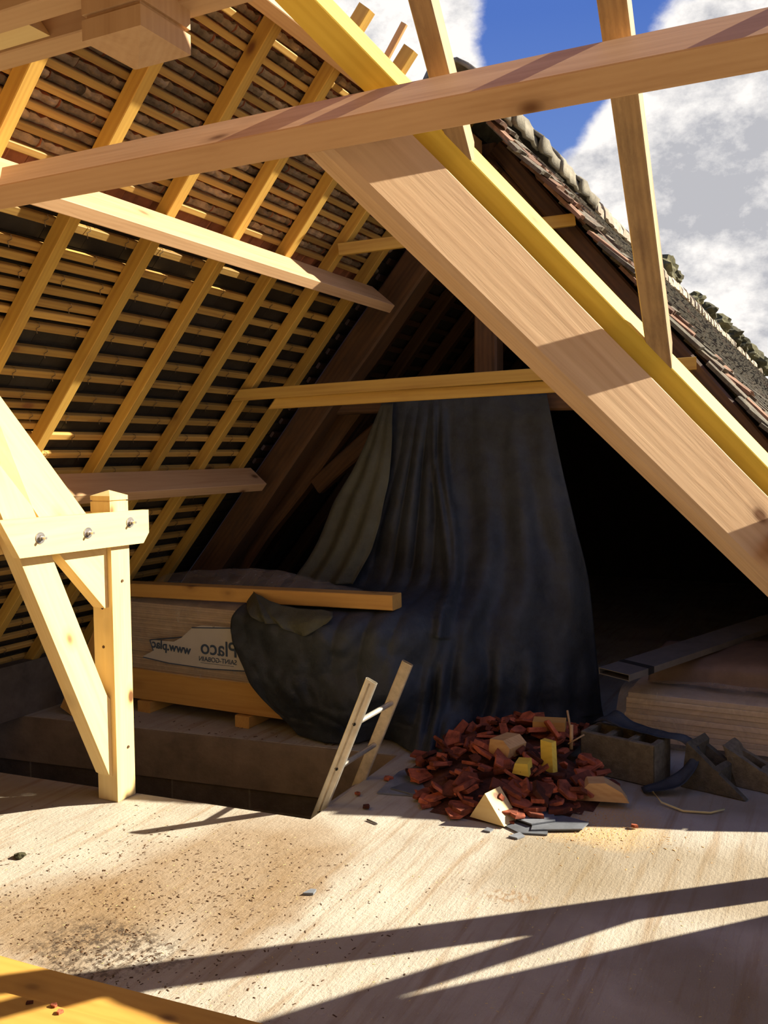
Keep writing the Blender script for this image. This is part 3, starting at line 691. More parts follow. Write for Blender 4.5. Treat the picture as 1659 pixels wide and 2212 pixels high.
# ridge: rough mortared caps near, scalloped tiles further, tufts of moss
def cap_mesh(name, L_, rad, mat, seed, amp):
    vs, fs = [], []; n, m = 9, 6
    for j in range(m + 1):
        for i in range(n + 1):
            t = math.pi * (i / n) * 1.1 - .05 * math.pi; y = -L_ / 2 + L_ * j / m
            r = rad * (1 + .10 * (1 - j / m)) + amp * noise.noise(V((i * .6 + seed * 7, j * .8, seed)))
            vs.append((math.cos(t) * r, y, math.sin(t) * r * .9))
    for j in range(m):
        for i in range(n): fs.append((j * (n + 1) + i, j * (n + 1) + i + 1, (j + 1) * (n + 1) + i + 1, (j + 1) * (n + 1) + i))
    o = mesh(name, vs, fs, mat, smooth=amp > .02); return solid(o, .025)
y = 4.86; i = 0
near = [cap_mesh('ridge_cap', .56, .17, M['mortar'], s, .05) for s in range(2)]
farc = [cap_mesh('ridge_cap', .36, .14, M['whitemortar'], s + 4, .02) for s in range(2)]
while y < 25:
    b = near if y < 7.2 else farc; st_ = .5 if y < 7.2 else .34
    lab = 'grey mortared ridge cap at the near end of the old ridge' if y < 7.2 else 'pale ridge tile further along the old ridge, against the clouds'
    mw = Matrix.Translation((-1.9, y, 3.50 + R.uniform(-.012, .012)))
    mw = mw @ Matrix.Rotation(R.uniform(-.06, .06), 4, 'Z')
    if b and not b[0].get('label'): o = b[0]; o.matrix_basis = mw; props(o, lab, 'ridge tile', 'ridge caps of the old roof near' if y < 7.2 else 'ridge tiles of the old roof')
    elif not b[1].get('label'): o = b[1]; o.matrix_basis = mw; props(o, lab, 'ridge tile', 'ridge caps of the old roof near' if y < 7.2 else 'ridge tiles of the old roof')
    else: copy_obj(b[i % 2], mw, label=lab, cat='ridge tile', group='ridge caps of the old roof near' if y < 7.2 else 'ridge tiles of the old roof')
    y += st_; i += 1
def lump(name, c, s, mat, seed, amp=.35, n=2, **kw):
    bm = bmesh.new(); bmesh.ops.create_icosphere(bm, subdivisions=n, radius=1)
    for v in bm.verts:
        k = 1 + amp * noise.noise(v.co * 1.7 + V((seed * 3.1, seed, 0))) + amp * .5 * noise.noise(v.co * 4 + V((seed, 2, 1)))
        v.co = V((v.co.x * s[0], v.co.y * s[1], v.co.z * s[2])) * k
    me = bpy.data.meshes.new(name); bm.to_mesh(me); bm.free(); me.materials.append(mat)
    o = bpy.data.objects.new(name, me); COL.objects.link(o); o.matrix_basis = Matrix.Translation(V(c)); return props(o, **kw)
for i, (y, s) in enumerate(((10.9, .2), (11.5, .14), (13.4, .15), (14.6, .17), (16.2, .22), (18.0, .25), (19.5, .22), (21, .28), (23, .3), (25, .35))):
    lump('moss_clump', (-1.88, y, 3.68), (s, s * 1.5, s * .7), M['moss'], i, .5, 3, label='dark moss tuft on the old ridge, %s counting from its near end' % ORD[i], cat='moss', group='moss tufts on the old ridge')

# low dark odds and ends at far left
def curved(name, pts, r, mat, **kw):
    vv, ff = tube([V(q) - V(pts[0]) for q in pts], r, 8); return props(mesh(name, vv, ff, mat, smooth=True, mw=Matrix.Translation(V(pts[0]))), **kw)
curved('old_branch', [(-4.45, 3.95, 1.02), (-4.3, 4.0, .93), (-4.15, 4.05, .82), (-4.05, 4.12, .73)], .03, M['crate'], label='curved old brace in the dark corner left of the post', cat='brace')
timber('leaning_plank', (-4.22, 4.02, .02), (-3.95, 4.12, .62), YY, .03, .11, M['crate'], 'brown plank leaning in the dark corner behind the strut', 'plank')

# ------------------------------------------------------------------ plasterboard stack on its bearers
GY = 4.275
for i, x in enumerate((-3.82, -3.08, -2.45)):
    timber('bearer_block', (x, GY - .02, .035), (x, GY + .62, .035), XX, .10, .07, M['crate'],
           'wooden bearer under the crate board, %s' % ('behind the post' if i == 0 else 'sticking out in front on the ledge' if i == 1 else 'hidden under the tarpaulin'), 'bearer')
timber('crate_board', (-3.98, GY + .02, .17), (-2.30, GY + .035, .17), YY, .05, .19, M['crate'], 'thick orange pine board along the foot of the plasterboard stack', 'board')
timber('crate_board', (-3.98, GY + .58, .17), (-2.12, GY + .58, .17), YY, .05, .19, M['crate'], 'orange pine board under the rear of the plasterboard stack', 'board')
gb = None
for i in range(31):
    z = .272 + .0134 * i; jx, jy = R.uniform(-.012, .012), R.uniform(-.006, .006)
    if gb is None:
        gb = timber('plasterboard', (-3.97, GY + .33, z), (-2.14, GY + .33, z), YY, .62, .0126, M['gypsum'], ch=.001)
        props(gb, 'plasterboard sheet in the wrapped stack beside the tarpaulin', 'plasterboard', 'plasterboards in the wrapped stack')
    else:
        mw = gb.matrix_basis.copy(); mw.translation = V((-3.97 + jx, GY + .33 + jy, z)); copy_obj(gb, mw)
fr = [[(-4.0, GY - .02, .28), (-3.5, GY - .025, .265), (-3.0, GY - .02, .27), (-2.6, GY - .02, .27), (-2.12, GY - .01, .27)],
      [(-4.0, GY - .018, .45), (-3.5, GY - .02, .45), (-3.0, GY - .02, .45), (-2.6, GY - .018, .45), (-2.12, GY - .015, .45)],
      [(-4.0, GY - .014, .69), (-3.5, GY - .012, .70), (-3.0, GY - .014, .70), (-2.6, GY - .014, .69), (-2.12, GY - .014, .69)],
      [(-4.0, GY + .2, .715), (-3.5, GY + .2, .712), (-3.0, GY + .2, .72), (-2.6, GY + .2, .712), (-2.12, GY + .2, .712)],
      [(-4.0, GY + .45, .80), (-3.6, GY + .48, .84), (-3.2, GY + .45, .86), (-2.6, GY + .42, .78), (-2.12, GY + .4, .72)],
      [(-4.0, GY + .66, .74), (-3.6, GY + .66, .78), (-3.0, GY + .66, .78), (-2.6, GY + .66, .75), (-2.12, GY + .66, .74)]]
vv, ff = sheet(fr, 60, 44, lambda q, s, t: V((0, -.006 * abs(noise.noise(q * 9)) - .004 * abs(noise.noise(q * 23)), .012 * noise.noise(q * 7) * (1 if t > .6 else .2))))
film = mesh('wrapping_film', vv, ff, M['film'], smooth=True)
props(film, 'clear plastic film wrapped round the plasterboard stack, printed in reverse', 'plastic film')
fz = GY - .034
def px_band(pts): return [V((x, fz, z)) for x, z in pts]
band = [(-3.80, .345), (-3.60, .335), (-3.3, .33), (-3.02, .345), (-2.98, .40), (-3.0, .595), (-3.15, .59), (-3.35, .585), (-3.42, .565), (-3.5, .50), (-3.56, .47), (-3.74, .465), (-3.72, .40), (-3.80, .36)]
vs = px_band(band); o = mesh('printed_panel', vs, [tuple(range(len(vs)))], M['inkwhite'], film); solid(o, .001)
for (a, b) in (((-3.42, .566), (-3.0, .596)), ((-3.74, .465), (-3.5, .502)), ((-3.745, .465), (-3.72, .40)), ((-3.80, .352), (-3.6, .334)), ((-3.6, .334), (-3.3, .329)), ((-3.3, .329), (-3.0, .345))):
    vv, ff = tube([(a[0], fz - .002, a[1]), (b[0], fz - .002, b[1])], .0035, 6); mesh('printed_line', vv, ff, M['ink'], film)
def lettering(body, x, z, size, tilt=0, bold=0.0):
    cu = bpy.data.curves.new('printed_lettering', 'FONT'); cu.body = body; cu.size = size; cu.extrude = .0004; cu.offset = bold
    cu.align_x = 'CENTER'; cu.align_y = 'CENTER'; cu.materials.append(M['ink'])
    tmp = bpy.data.objects.new('lettering_curve', cu); me = bpy.data.meshes.new_from_object(tmp); bpy.data.objects.remove(tmp)
    o = bpy.data.objects.new('printed_lettering', me); COL.objects.link(o)
    # mirrored: the print is read from inside the wrapping
    c, s_ = math.cos(tilt), math.sin(tilt)
    mw = Matrix(((-c, s_, 0, x), (0, 0, -1, fz - .004), (s_, c, 0, z), (0, 0, 0, 1)))
    o.matrix_basis = mw; set_parent(o, film)
lettering('Placo', -3.225, .455, .125, 0, .0012)
lettering('SAINT-GOBAIN', -3.235, .385, .04, 0, .0003)
lettering('www.plac', -3.58, .435, .075, .06, .002)
vv, ff = tube([(-3.36, fz - .002, .362), (-3.12, fz - .002, .362)], .0012, 5); mesh('printed_line', vv, ff, M['ink'], film)
for k in range(3):
    vs = [V((-3.075 + .022 * k, fz - .003, .40)), V((-3.060 + .022 * k, fz - .003, .40)), V((-3.050 + .022 * k, fz - .003, .54)), V((-3.065 + .022 * k, fz - .003, .54))]
    mesh('printed_emblem', vs, [(0, 1, 2, 3)], M['ink'], film)
timber('loose_beam', (-4.15, GY + .05, .752), (-2.115, GY + .075, .795), YY, .115, .082, M['crate'], 'planed orange pine beam lying on top of the wrapped plasterboard stack', 'beam', ch=.004)

# ------------------------------------------------------------------ tarpaulin
TARP = [
  [(-2.518, 5.05, 1.925), (-2.413, 5.03, 1.925), (-2.282, 5.05, 1.925), (-2.134, 5.06, 1.925), (-1.955, 5.06, 1.925), (-1.782, 5.06, 1.93), (-1.641, 5.06, 1.93), (-1.503, 5.06, 1.93)],
  [(-2.702, 5.02, 1.534), (-2.496, 5.0, 1.534), (-2.314, 4.98, 1.534), (-2.14, 5.0, 1.533), (-1.94, 5.02, 1.532), (-1.742, 5.03, 1.532), (-1.581, 5.05, 1.532), (-1.426, 5.1, 1.531)],
  [(-2.892, 4.98, 1.151), (-2.619, 4.95, 1.161), (-2.35, 4.92, 1.171), (-2.107, 4.92, 1.178), (-1.884, 4.95, 1.182), (-1.696, 4.98, 1.185), (-1.516, 5.02, 1.187), (-1.341, 5.1, 1.186)],
  [(-3.092, 4.90, 0.785), (-2.727, 4.86, 0.795), (-2.386, 4.82, 0.804), (-2.077, 4.76, 0.844), (-1.848, 4.78, 0.866), (-1.652, 4.85, 0.881), (-1.44, 4.95, 0.88), (-1.274, 5.15, 0.863)],
  [(-3.067, 4.26, 0.722), (-2.725, 4.225, 0.700), (-2.356, 4.225, 0.700), (-2.04, 4.32, 0.716), (-1.842, 4.52, 0.672), (-1.693, 4.66, 0.621), (-1.435, 4.85, 0.581), (-1.245, 5.2, 0.506)],
  [(-3.102, 4.20, 0.552), (-2.744, 4.16, 0.465), (-2.383, 4.15, 0.476), (-2.075, 4.20, 0.496), (-1.869, 4.42, 0.423), (-1.671, 4.6, 0.378), (-1.446, 4.8, 0.33), (-1.23, 5.22, 0.284)],
  [(-2.918, 4.20, 0.228), (-2.645, 4.15, 0.22), (-2.352, 4.14, 0.23), (-2.086, 4.22, 0.266), (-1.902, 4.4, 0.21), (-1.698, 4.6, 0.182), (-1.472, 4.8, 0.171), (-1.222, 5.25, 0.112)],
  [(-2.687, 4.247, 0.014), (-2.483, 4.20, 0.014), (-2.33, 4.262, 0.014), (-2.215, 4.40, 0.014), (-1.866, 4.194, 0.014), (-1.758, 4.474, 0.014), (-1.476, 4.73, 0.014), (-1.206, 5.267, 0.014)]]
def pleat(q, s, t):
    a = V((.35, -.93, .1)); d = 0
    lower = max(0, min(1, (t - .55) * 6)); right = max(0, min(1, (s - .45) * 8))
    g = math.exp(-((s - .33) / .11) ** 2)
    d += .058 * g * (abs(math.sin(s * 46)) - .4) * min(1, t * 5) * (1 - .8 * max(0, min(1, (t - .6) * 6)))
    # gathers fanning out of the pinch and down to the floor
    d += .032 * right * lower * math.sin(s * 78 + 6 * noise.noise(V((s * 9, 0, 3)))) * min(1, (t - .5) * 4)
    d += .030 * right * math.sin(s * 40 + 2.0) * min(1, t * 3) * (1 - lower * .5)
    g2 = math.exp(-((s - (.42 + .20 * t)) / .020) ** 2) + math.exp(-((s - (.37 + .26 * t)) / .016) ** 2)
    d += .055 * g2 * min(1, t * 5) * (1 if t < .62 else .4)
    fl_ = max(0, min(1, (t - .5) * 5)) * (1 - right)
    d += fl_ * (.06 * noise.noise(q * 4.5) + .03 * abs(noise.noise(q * 9)))
    d += .012 * noise.noise(q * 6) + .006 * noise.noise(q * 17)
    if t > .93: d *= .6
    z = max(0, .012 - q.z)
    return a * d + V((0, 0, z))
vv, ff = sheet(TARP, 190, 170, pleat)
tarp = mesh('tarpaulin', vv, ff, M['tarp'], smooth=True); solid(tarp, .004)
props(tarp, 'large crumpled dark blue tarpaulin hung from the old collar and spilling to the floor', 'tarpaulin')
FLAP = [[(-2.522, 4.99, 1.90), (-2.491, 4.99, 1.90), (-2.443, 4.99, 1.90)], [(-2.669, 4.93, 1.535), (-2.559, 4.92, 1.535), (-2.441, 4.94, 1.534)],
        [(-2.797, 4.88, 1.296), (-2.63, 4.87, 1.293), (-2.464, 4.89, 1.302)], [(-2.908, 4.83, 1.014), (-2.719, 4.82, 1.016), (-2.522, 4.84, 1.029)],
        [(-3.024, 4.76, 0.81), (-2.821, 4.75, 0.80), (-2.625, 4.77, 0.80)]]
vv, ff = sheet(FLAP, 44, 70, lambda q, s, t: V((0, -.022 * math.sin(s * 17 + t) * t - .01 * noise.noise(q * 8), 0)))
f_ = mesh('overlapping_flap', vv, ff, M['tarpgreen'], tarp, smooth=True); solid(f_, .004); f_['label'] = 'greenish overlapping flap at the left edge'
TURN = [[(-3.085, 4.33, .755), (-3.033, 4.31, .805), (-2.959, 4.26, .79), (-2.724, 4.21, .745), (-2.424, 4.19, .742)],
        [(-2.95, 4.16, .70), (-2.86, 4.15, .72), (-2.784, 4.14, .70), (-2.632, 4.13, .68), (-2.40, 4.14, .725)],
        [(-2.857, 4.14, .666), (-2.789, 4.12, .666), (-2.689, 4.12, .648), (-2.561, 4.12, .613), (-2.43, 4.13, .69)]]
vv, ff = sheet(TURN, 50, 24, lambda q, s, t: V((0, -.014 * math.sin(s * 22 + 3 * t) * t, .012 * noise.noise(q * 11))))
f_ = mesh('turned_corner', vv, ff, M['tarpgreen'], tarp, smooth=True); solid(f_, .004); f_['label'] = 'lighter turned-over corner'

# ------------------------------------------------------------------ ladder in the stairwell
lad = empty('ladder', (-2.06, 3.64, -1.9), 'dusty aluminium ladder rising out of the stairwell', 'ladder')
ld = (V((-1.803, 0, .603)) - V((-2.066, 0, -.01))); ld.normalize()
def rail(y, sgn, mat):
    # flattened hollow rail with a rounded lip at the top, lying along ld
    base = V((-2.066, y, -.01)) - ld * 1.95; top = V((-1.806, y, .603))
    zd = YY; xd = ld.cross(zd)
    prof = []; n = 18; a, b = .029, .0115
    for i in range(n):
        t = 2 * math.pi * i / n; x = math.copysign(abs(math.cos(t)) ** .45, math.cos(t)) * a; z = math.copysign(abs(math.sin(t)) ** .6, math.sin(t)) * b
        prof.append((x, z))
    vs = []; fs = []
    for k, pt_ in enumerate((base, top)):
        for sc in (1, .86):
            for (x, z) in prof: vs.append(pt_ + xd * x * (1 if sc == 1 else .93) + zd * z * sc)
    def q(k, s_, i): return k * 2 * n + s_ * n + i % n
    for i in range(n):
        fs.append((q(0, 0, i), q(0, 0, i + 1), q(1, 0, i + 1), q(1, 0, i))); fs.append((q(0, 1, i + 1), q(0, 1, i), q(1, 1, i), q(1, 1, i + 1)))
        fs.append((q(1, 0, i), q(1, 0, i + 1), q(1, 1, i + 1), q(1, 1, i))); fs.append((q(0, 0, i + 1), q(0, 0, i), q(0, 1, i), q(0, 1, i + 1)))
    r_ = mesh('rail', vs, fs, mat, lad)
    return r_, xd
ra, xd = rail(3.455, 1, M['alu']); rb, _ = rail(3.825, -1, M['alud'])
rb['label'] = 'duller dusty rail'
# rolled rib, and black discs painting the dark of the rung holes
vv, ff = tube([V((-2.066, 3.4425, -.01)) - ld * 1.9, V((-1.812, 3.4425, .59))], .0035, 6); mesh('rib', vv, ff, M['alud'], ra)
for k in range(7):
    c_ = V((-1.889, 0, .401)) - ld * (.235 * k)
    vv, ff = tube([c_ + YY * 3.462, c_ + YY * 3.818], .0125, 10); g_ = mesh('rung', vv, ff, M['alu'], lad)
    vv, ff = tube([c_ + YY * 3.4395, c_ + YY * 3.4445], .0075, 10); mesh('rung_hole_dark', vv, ff, M['black'], g_)

# ------------------------------------------------------------------ heap of broken tiles
def frag(seed):
    rr = random.Random(seed); n = rr.choice((4, 5, 5, 6)); a0 = rr.uniform(0, 6); el = rr.uniform(.5, .95)
    pts = []
    for i in range(n):
        t = a0 + 2 * math.pi * (i + rr.uniform(-.28, .28)) / n; r = rr.uniform(.7, 1.1)
        pts.append((math.cos(t) * r * .052, math.sin(t) * r * .052 * el))
    th = rr.uniform(.006, .009); vs = []; fs = []
    for z, s in ((-th, .96), (-th * .6, 1), (th * .6, 1), (th, .95)):
        for (x, y_) in pts: vs.append((x * s + rr.uniform(-.0015, .0015), y_ * s + rr.uniform(-.0015, .0015), z + .12 * x * 0 + .9 * (y_ * y_) ))
    for j in range(3):
        for i in range(n): fs.append((j * n + i, j * n + (i + 1) % n, (j + 1) * n + (i + 1) % n, (j + 1) * n + i))
    fs.append(tuple(range(n))[::-1]); fs.append(tuple(3 * n + i for i in range(n)))
    return mesh('broken_tile', vs, fs, M['fragment'])
FV = [frag(s) for s in range(16)]
PC = V((-1.40, 4.27, 0))
def heap_h(x, y):
    dx, dy = (x - PC.x) / .50, (y - PC.y) / .68; r2 = dx * dx + dy * dy
    return max(0, .17 * (1 - r2) ** .8) if r2 < 1 else 0
FLB = 'broken red clay tile piece in the heap between ladder and concrete block'
k = 0
while k < 296:
    t = R.uniform(0, 2 * math.pi); r_ = R.uniform(0, 1.0) ** .42
    x = PC.x + .50 * r_ * math.cos(t); y = PC.y + .68 * r_ * math.sin(t)
    if x > -1.16 and y > 4.24: continue
    if y < 3.66 and x < -1.66: continue
    sc = R.choice((.5, .65, .8, .95, 1.1, 1.3, 1.5)) * R.uniform(.85, 1.1)
    h = heap_h(x, y); tl = .75 if h > .03 else .22
    rot = Matrix.Rotation(R.uniform(0, 6.28), 4, 'Z') @ Matrix.Rotation(R.gauss(0, tl * .6), 4, 'X') @ Matrix.Rotation(R.gauss(0, tl * .5), 4, 'Y')
    ext = max((rot @ v.co).z for v in FV[k % 16].data.vertices) * sc
    mw = Matrix.Translation((x, y, h * R.uniform(.75, 1.0) + min(ext + .002, .045) if h > .01 else ext + .002)) @ rot @ Matrix.Diagonal((sc, sc, R.uniform(.9, 1.3) * min(sc, 1.1), 1))
    if k < 16: FV[k].matrix_basis = mw; props(FV[k], FLB, 'tile fragment', 'broken tiles of the heap')
    else: copy_obj(FV[R.randrange(16)], mw, label=FLB, cat='tile fragment', group='broken tiles of the heap')
    k += 1
# earth and crumbs under the heap
vs, fs = [], []
nn = 26
for j in range(nn + 1):
    for i in range(nn + 1):
        a, b = -1 + 2 * i / nn, -1 + 2 * j / nn
        x, y = PC.x + a * .50, PC.y + b * .68
        if x > -1.16 and y > 4.24: x = -1.16
        vs.append((x, y, max(.002, heap_h(x, y) * .80 - .012 + .012 * noise.noise(V((x * 14, y * 14, 0))) if heap_h(x, y) > .004 else .002)))
for j in range(nn):
    for i in range(nn): fs.append((j * (nn + 1) + i, j * (nn + 1) + i + 1, (j + 1) * (nn + 1) + i + 1, (j + 1) * (nn + 1) + i))
fs = [f for f in fs if max(vs[q][2] for q in f) > .0021]
props(mesh('tile_rubble', vs, fs, plain('red_rubble', (.13, .045, .025), 1, .5, 40, 0, 1.0)), 'fine red rubble filling the heap of broken tiles', 'rubble', kind='stuff')
# slates lying by the heap
def slate_piece(pts, z, th, **kw):
    c = sum((V((x, y, 0)) for x, y in pts), V()) / len(pts)
    return prism('slate_piece', [V((x + .0, y - (.045 if y > 3.5 and x > -1.4 else 0), z)) for x, y in pts], (0, 0, th), M['bluslate'], cat='slate piece', group='loose slates by the heap', **kw)
slate_piece([(-1.30, 3.66), (-1.16, 3.585), (-1.05, 3.62), (-1.08, 3.75), (-1.2, 3.80)], .002, .006, label='grey slate in front of the tile heap, left one of the pair on the floor')
slate_piece([(-1.12, 3.62), (-.93, 3.72), (-.92, 3.80), (-1.07, 3.83), (-1.14, 3.72)], .009, .006, label='long grey slate in front of the tile heap, pointing right')
slate_piece([(-1.24, 3.70), (-1.13, 3.66), (-1.05, 3.74), (-1.09, 3.84), (-1.21, 3.82)], .017, .006, label='grey slate with a nail hole lying on top of the other two')
slate_piece([(-1.19, 3.535), (-1.15, 3.53), (-1.13, 3.565), (-1.16, 3.59)], .002, .007, label='small slate chip below the grey slates')
slate_piece([(-1.305, 3.545), (-1.275, 3.545), (-1.27, 3.575), (-1.30, 3.58)], .002, .006, label='tiny slate chip beside the pale wedge')
slate_piece([(-1.90, 3.68), (-1.66, 3.74), (-1.62, 4.0), (-1.83, 4.18), (-1.93, 3.98)], .002, .007, label='big dark slate lying flat at the left of the heap')
slate_piece([(-1.86, 3.74), (-1.63, 3.70), (-1.60, 3.86), (-1.78, 3.97)], .010, .007, label='dark slate lying on the big slate at the left of the heap')
slate_piece([(-1.70, 2.70), (-1.665, 2.715), (-1.67, 2.745), (-1.69, 2.74)], .002, .008, label='lone slate chip on the bright floor in the middle')
# wooden offcuts on the heap
def chunk(name, pts, ext, label, mat='chunk'): return prism(name, pts, ext, M[mat], label=label, cat='wood offcut')
chunk('wood_wedge', [V((-1.405, 3.60, .01)), V((-1.235, 3.565, .01)), V((-1.335, 3.60, .125))], (.03, .11, 0), 'pale triangular wedge of wood at the front of the tile heap', 'post')
chunk('wood_offcut', [V((-1.475, 4.02, .15)), V((-1.37, 3.99, .145)), V((-1.355, 3.99, .20)), V((-1.39, 3.995, .235)), V((-1.46, 4.01, .23))], (.05, .10, .01), 'brown sawn block with a bright splintered edge on top of the heap')
chunk('wood_offcut', [V((-1.215, 4.03, .115)), V((-1.150, 4.005, .105)), V((-1.165, 4.03, .245)), V((-1.225, 4.05, .245))], (.015, .022, .004), 'yellow slip of wood standing upright in the heap', 'brightyellow')
chunk('wood_offcut', [V((-1.04, 3.93, .03)), V((-.80, 4.0, .03)), V((-.83, 3.99, .075)), V((-.90, 3.97, .115)), V((-.97, 3.95, .11))], (-.03, .085, .0), 'rounded half log offcut at the right end of the heap')
chunk('wood_offcut', [V((-1.36, 4.36, .185)), V((-1.20, 4.39, .19)), V((-1.20, 4.39, .235)), V((-1.36, 4.36, .23))], (-.01, .06, .01), 'flat yellow offcut lying high on the back of the heap', 'crate')
chunk('wood_offcut', [V((-1.30, 3.86, .135)), V((-1.22, 3.86, .13)), V((-1.23, 3.87, .185)), V((-1.29, 3.87, .18))], (.0, .06, .01), 'small yellow block half buried under the upright slip', 'brightyellow')
curved('splinter', [(-1.20, 4.50, .16), (-1.235, 4.56, .25)], .006, M['chunk'], label='thin splinter standing up at the back of the heap', cat='splinter')
curved('splinter', [(-1.15, 4.32, .13), (-1.15, 4.325, .25)], .009, M['chunk'], label='upright splinter beside the concrete block', cat='splinter')
curved('splinter', [(-1.16, 4.30, .16), (-1.09, 4.34, .205)], .004, M['chunk'], label='thin splinter leaning on the corner of the concrete block', cat='splinter')

# ------------------------------------------------------------------ hollow concrete blocks with a strip of fabric
def block_mesh(name, L_, W_, H_, mw, label, seed, breakit=False):
    t = .032; cells = 3; xs = [0]
    cw = (L_ - t * (cells + 1)) / cells
    vs, fs = [], []
    def box(x0, x1, y0, y1, z0, z1):
        n = len(vs); vs.extend([V((x, y, z)) for z in (z0, z1) for (x, y) in ((x0, y0), (x1, y0), (x1, y1), (x0, y1))])
        fs.extend([(n, n + 3, n + 2, n + 1), (n + 4, n + 5, n + 6, n + 7)] + [(n + i, n + (i + 1) % 4, n + 4 + (i + 1) % 4, n + 4 + i) for i in range(4)])
    bm = bmesh.new()
    for i in range(cells + 1):
        x0 = i * (cw + t); box(x0, x0 + t, 0, W_, 0, H_)
    box(0, L_, 0, t, 0, H_); box(0, L_, W_ - t, W_, 0, H_); box(0, L_, 0, W_, 0, .025)
    for f in fs: pass
    for v in vs: bm.verts.new(v)
    bm.verts.ensure_lookup_table()
    for f in fs: bm.faces.new([bm.verts[q] for q in f])
    bmesh.ops.bevel(bm, geom=[e for e in bm.edges], offset=.005, segments=1, affect='EDGES')
    bmesh.ops.subdivide_edges(bm, edges=[e for e in bm.edges if e.calc_length() > .05], cuts=3, use_grid_fill=True)
    for v in bm.verts:
        v.co += V((noise.noise(v.co * 40 + V((seed, 0, 0))), noise.noise(v.co * 40 + V((0, seed, 5))), noise.noise(v.co * 40 + V((9, 0, seed))))) * .003
        if breakit and v.co.z > .5 * H_ + .5 * H_ * noise.noise(v.co * 7):
            v.co.z = v.co.z * .55 + .04 * noise.noise(v.co * 13) + .01
    me = bpy.data.meshes.new(name); bm.to_mesh(me); bm.free(); me.materials.append(M['block'])
    o = bpy.data.objects.new(name, me); COL.objects.link(o); o.matrix_basis = mw; return props(o, label, 'concrete block')
bx = (V((-.75, 4.311, 0)) - V((-1.124, 4.396, 0))).normalized(); by = V((-bx.y, bx.x, 0))
block_mesh('hollow_block', .385, .20, .205, frame(bx, by, ZZ, V((-1.124, 4.396, 0))), 'hollow concrete block with open cells standing right of the tile heap', 1)
def shard(name, A, B, C, back, label):
    # hollow block broken on the slant: two outer walls, a web and the sloping broken edge
    A, B, C, back = V(A), V(B), V(C), V(back); n = back.normalized(); W_ = back.length; bm = bmesh.new()
    def wedge(o, t, a, b, c):
        q = [bm.verts.new(p + n * o - A) for p in (a, b, c)] + [bm.verts.new(p + n * (o + t) - A) for p in (a, b, c)]
        for f in ((0, 1, 2), (5, 4, 3), (0, 3, 4, 1), (1, 4, 5, 2), (2, 5, 3, 0)): bm.faces.new([q[k] for k in f])
    wedge(0, .032, A, B, C); wedge(W_ - .032, .032, A, A + (B - A) * .85, A + (C - A) * 1.05)
    for f in (.0, .45):
        p = A + (C - A) * f; h = (B - A) * (1 - f); d = (C - A).normalized() * .03
        q = [p, p + d, p + d + h * .9, p + h]
        vv = [bm.verts.new(x - A) for x in q] + [bm.verts.new(x + back - A) for x in q]
        for fc in ((0, 1, 2, 3), (7, 6, 5, 4), (0, 4, 5, 1), (1, 5, 6, 2), (2, 6, 7, 3), (3, 7, 4, 0)): bm.faces.new([vv[k] for k in fc])
    bmesh.ops.subdivide_edges(bm, edges=[e for e in bm.edges if e.calc_length() > .04], cuts=4, use_grid_fill=True)
    for v in bm.verts: v.co += V((noise.noise(v.co * 30), noise.noise(v.co * 30 + V((5, 0, 0))), noise.noise(v.co * 30 + V((0, 7, 0))))) * .005
    me = bpy.data.meshes.new(name); bm.to_mesh(me); bm.free(); me.materials.append(M['block'])
    o = bpy.data.objects.new(name, me); COL.objects.link(o); o.matrix_basis = Matrix.Translation(A); return props(o, label, 'concrete block')
shard('broken_block', (-.64, 4.385, .004), (-.615, 4.40, .215), (-.345, 4.32, .004), (.055, .19, 0), 'hollow block broken on the slant, leaning right of the standing block')
shard('broken_block', (-.40, 4.50, .004), (-.47, 4.52, .185), (-.10, 4.42, .004), (.04, .15, 0), 'darker broken block shell at the right edge, before the wrapped boards')
FS = [[(-1.09, 4.52, .215), (-1.03, 4.50, .235), (-.94, 4.455, .225), (-.82, 4.43, .222), (-.72, 4.42, .222), (-.64, 4.43, .21), (-.60, 4.41, .16), (-.625, 4.36, .10), (-.70, 4.30, .05), (-.80, 4.26, .012)],
      [(-1.03, 4.60, .25), (-.98, 4.56, .285), (-.90, 4.53, .245), (-.80, 4.50, .225), (-.71, 4.48, .225), (-.60, 4.48, .215), (-.555, 4.42, .17), (-.575, 4.32, .10), (-.64, 4.24, .04), (-.76, 4.19, .012)]]
vv, ff = sheet(FS, 60, 6, lambda q, s, t: V((0, 0, .008 * math.sin(t * 5 + s * 9) + .006 * noise.noise(q * 14))))
o = mesh('fabric_strip', vv, ff, M['tarp'], smooth=True); solid(o, .003); props(o, 'dark blue strip of torn fabric trailing over the hollow concrete block', 'fabric strip')

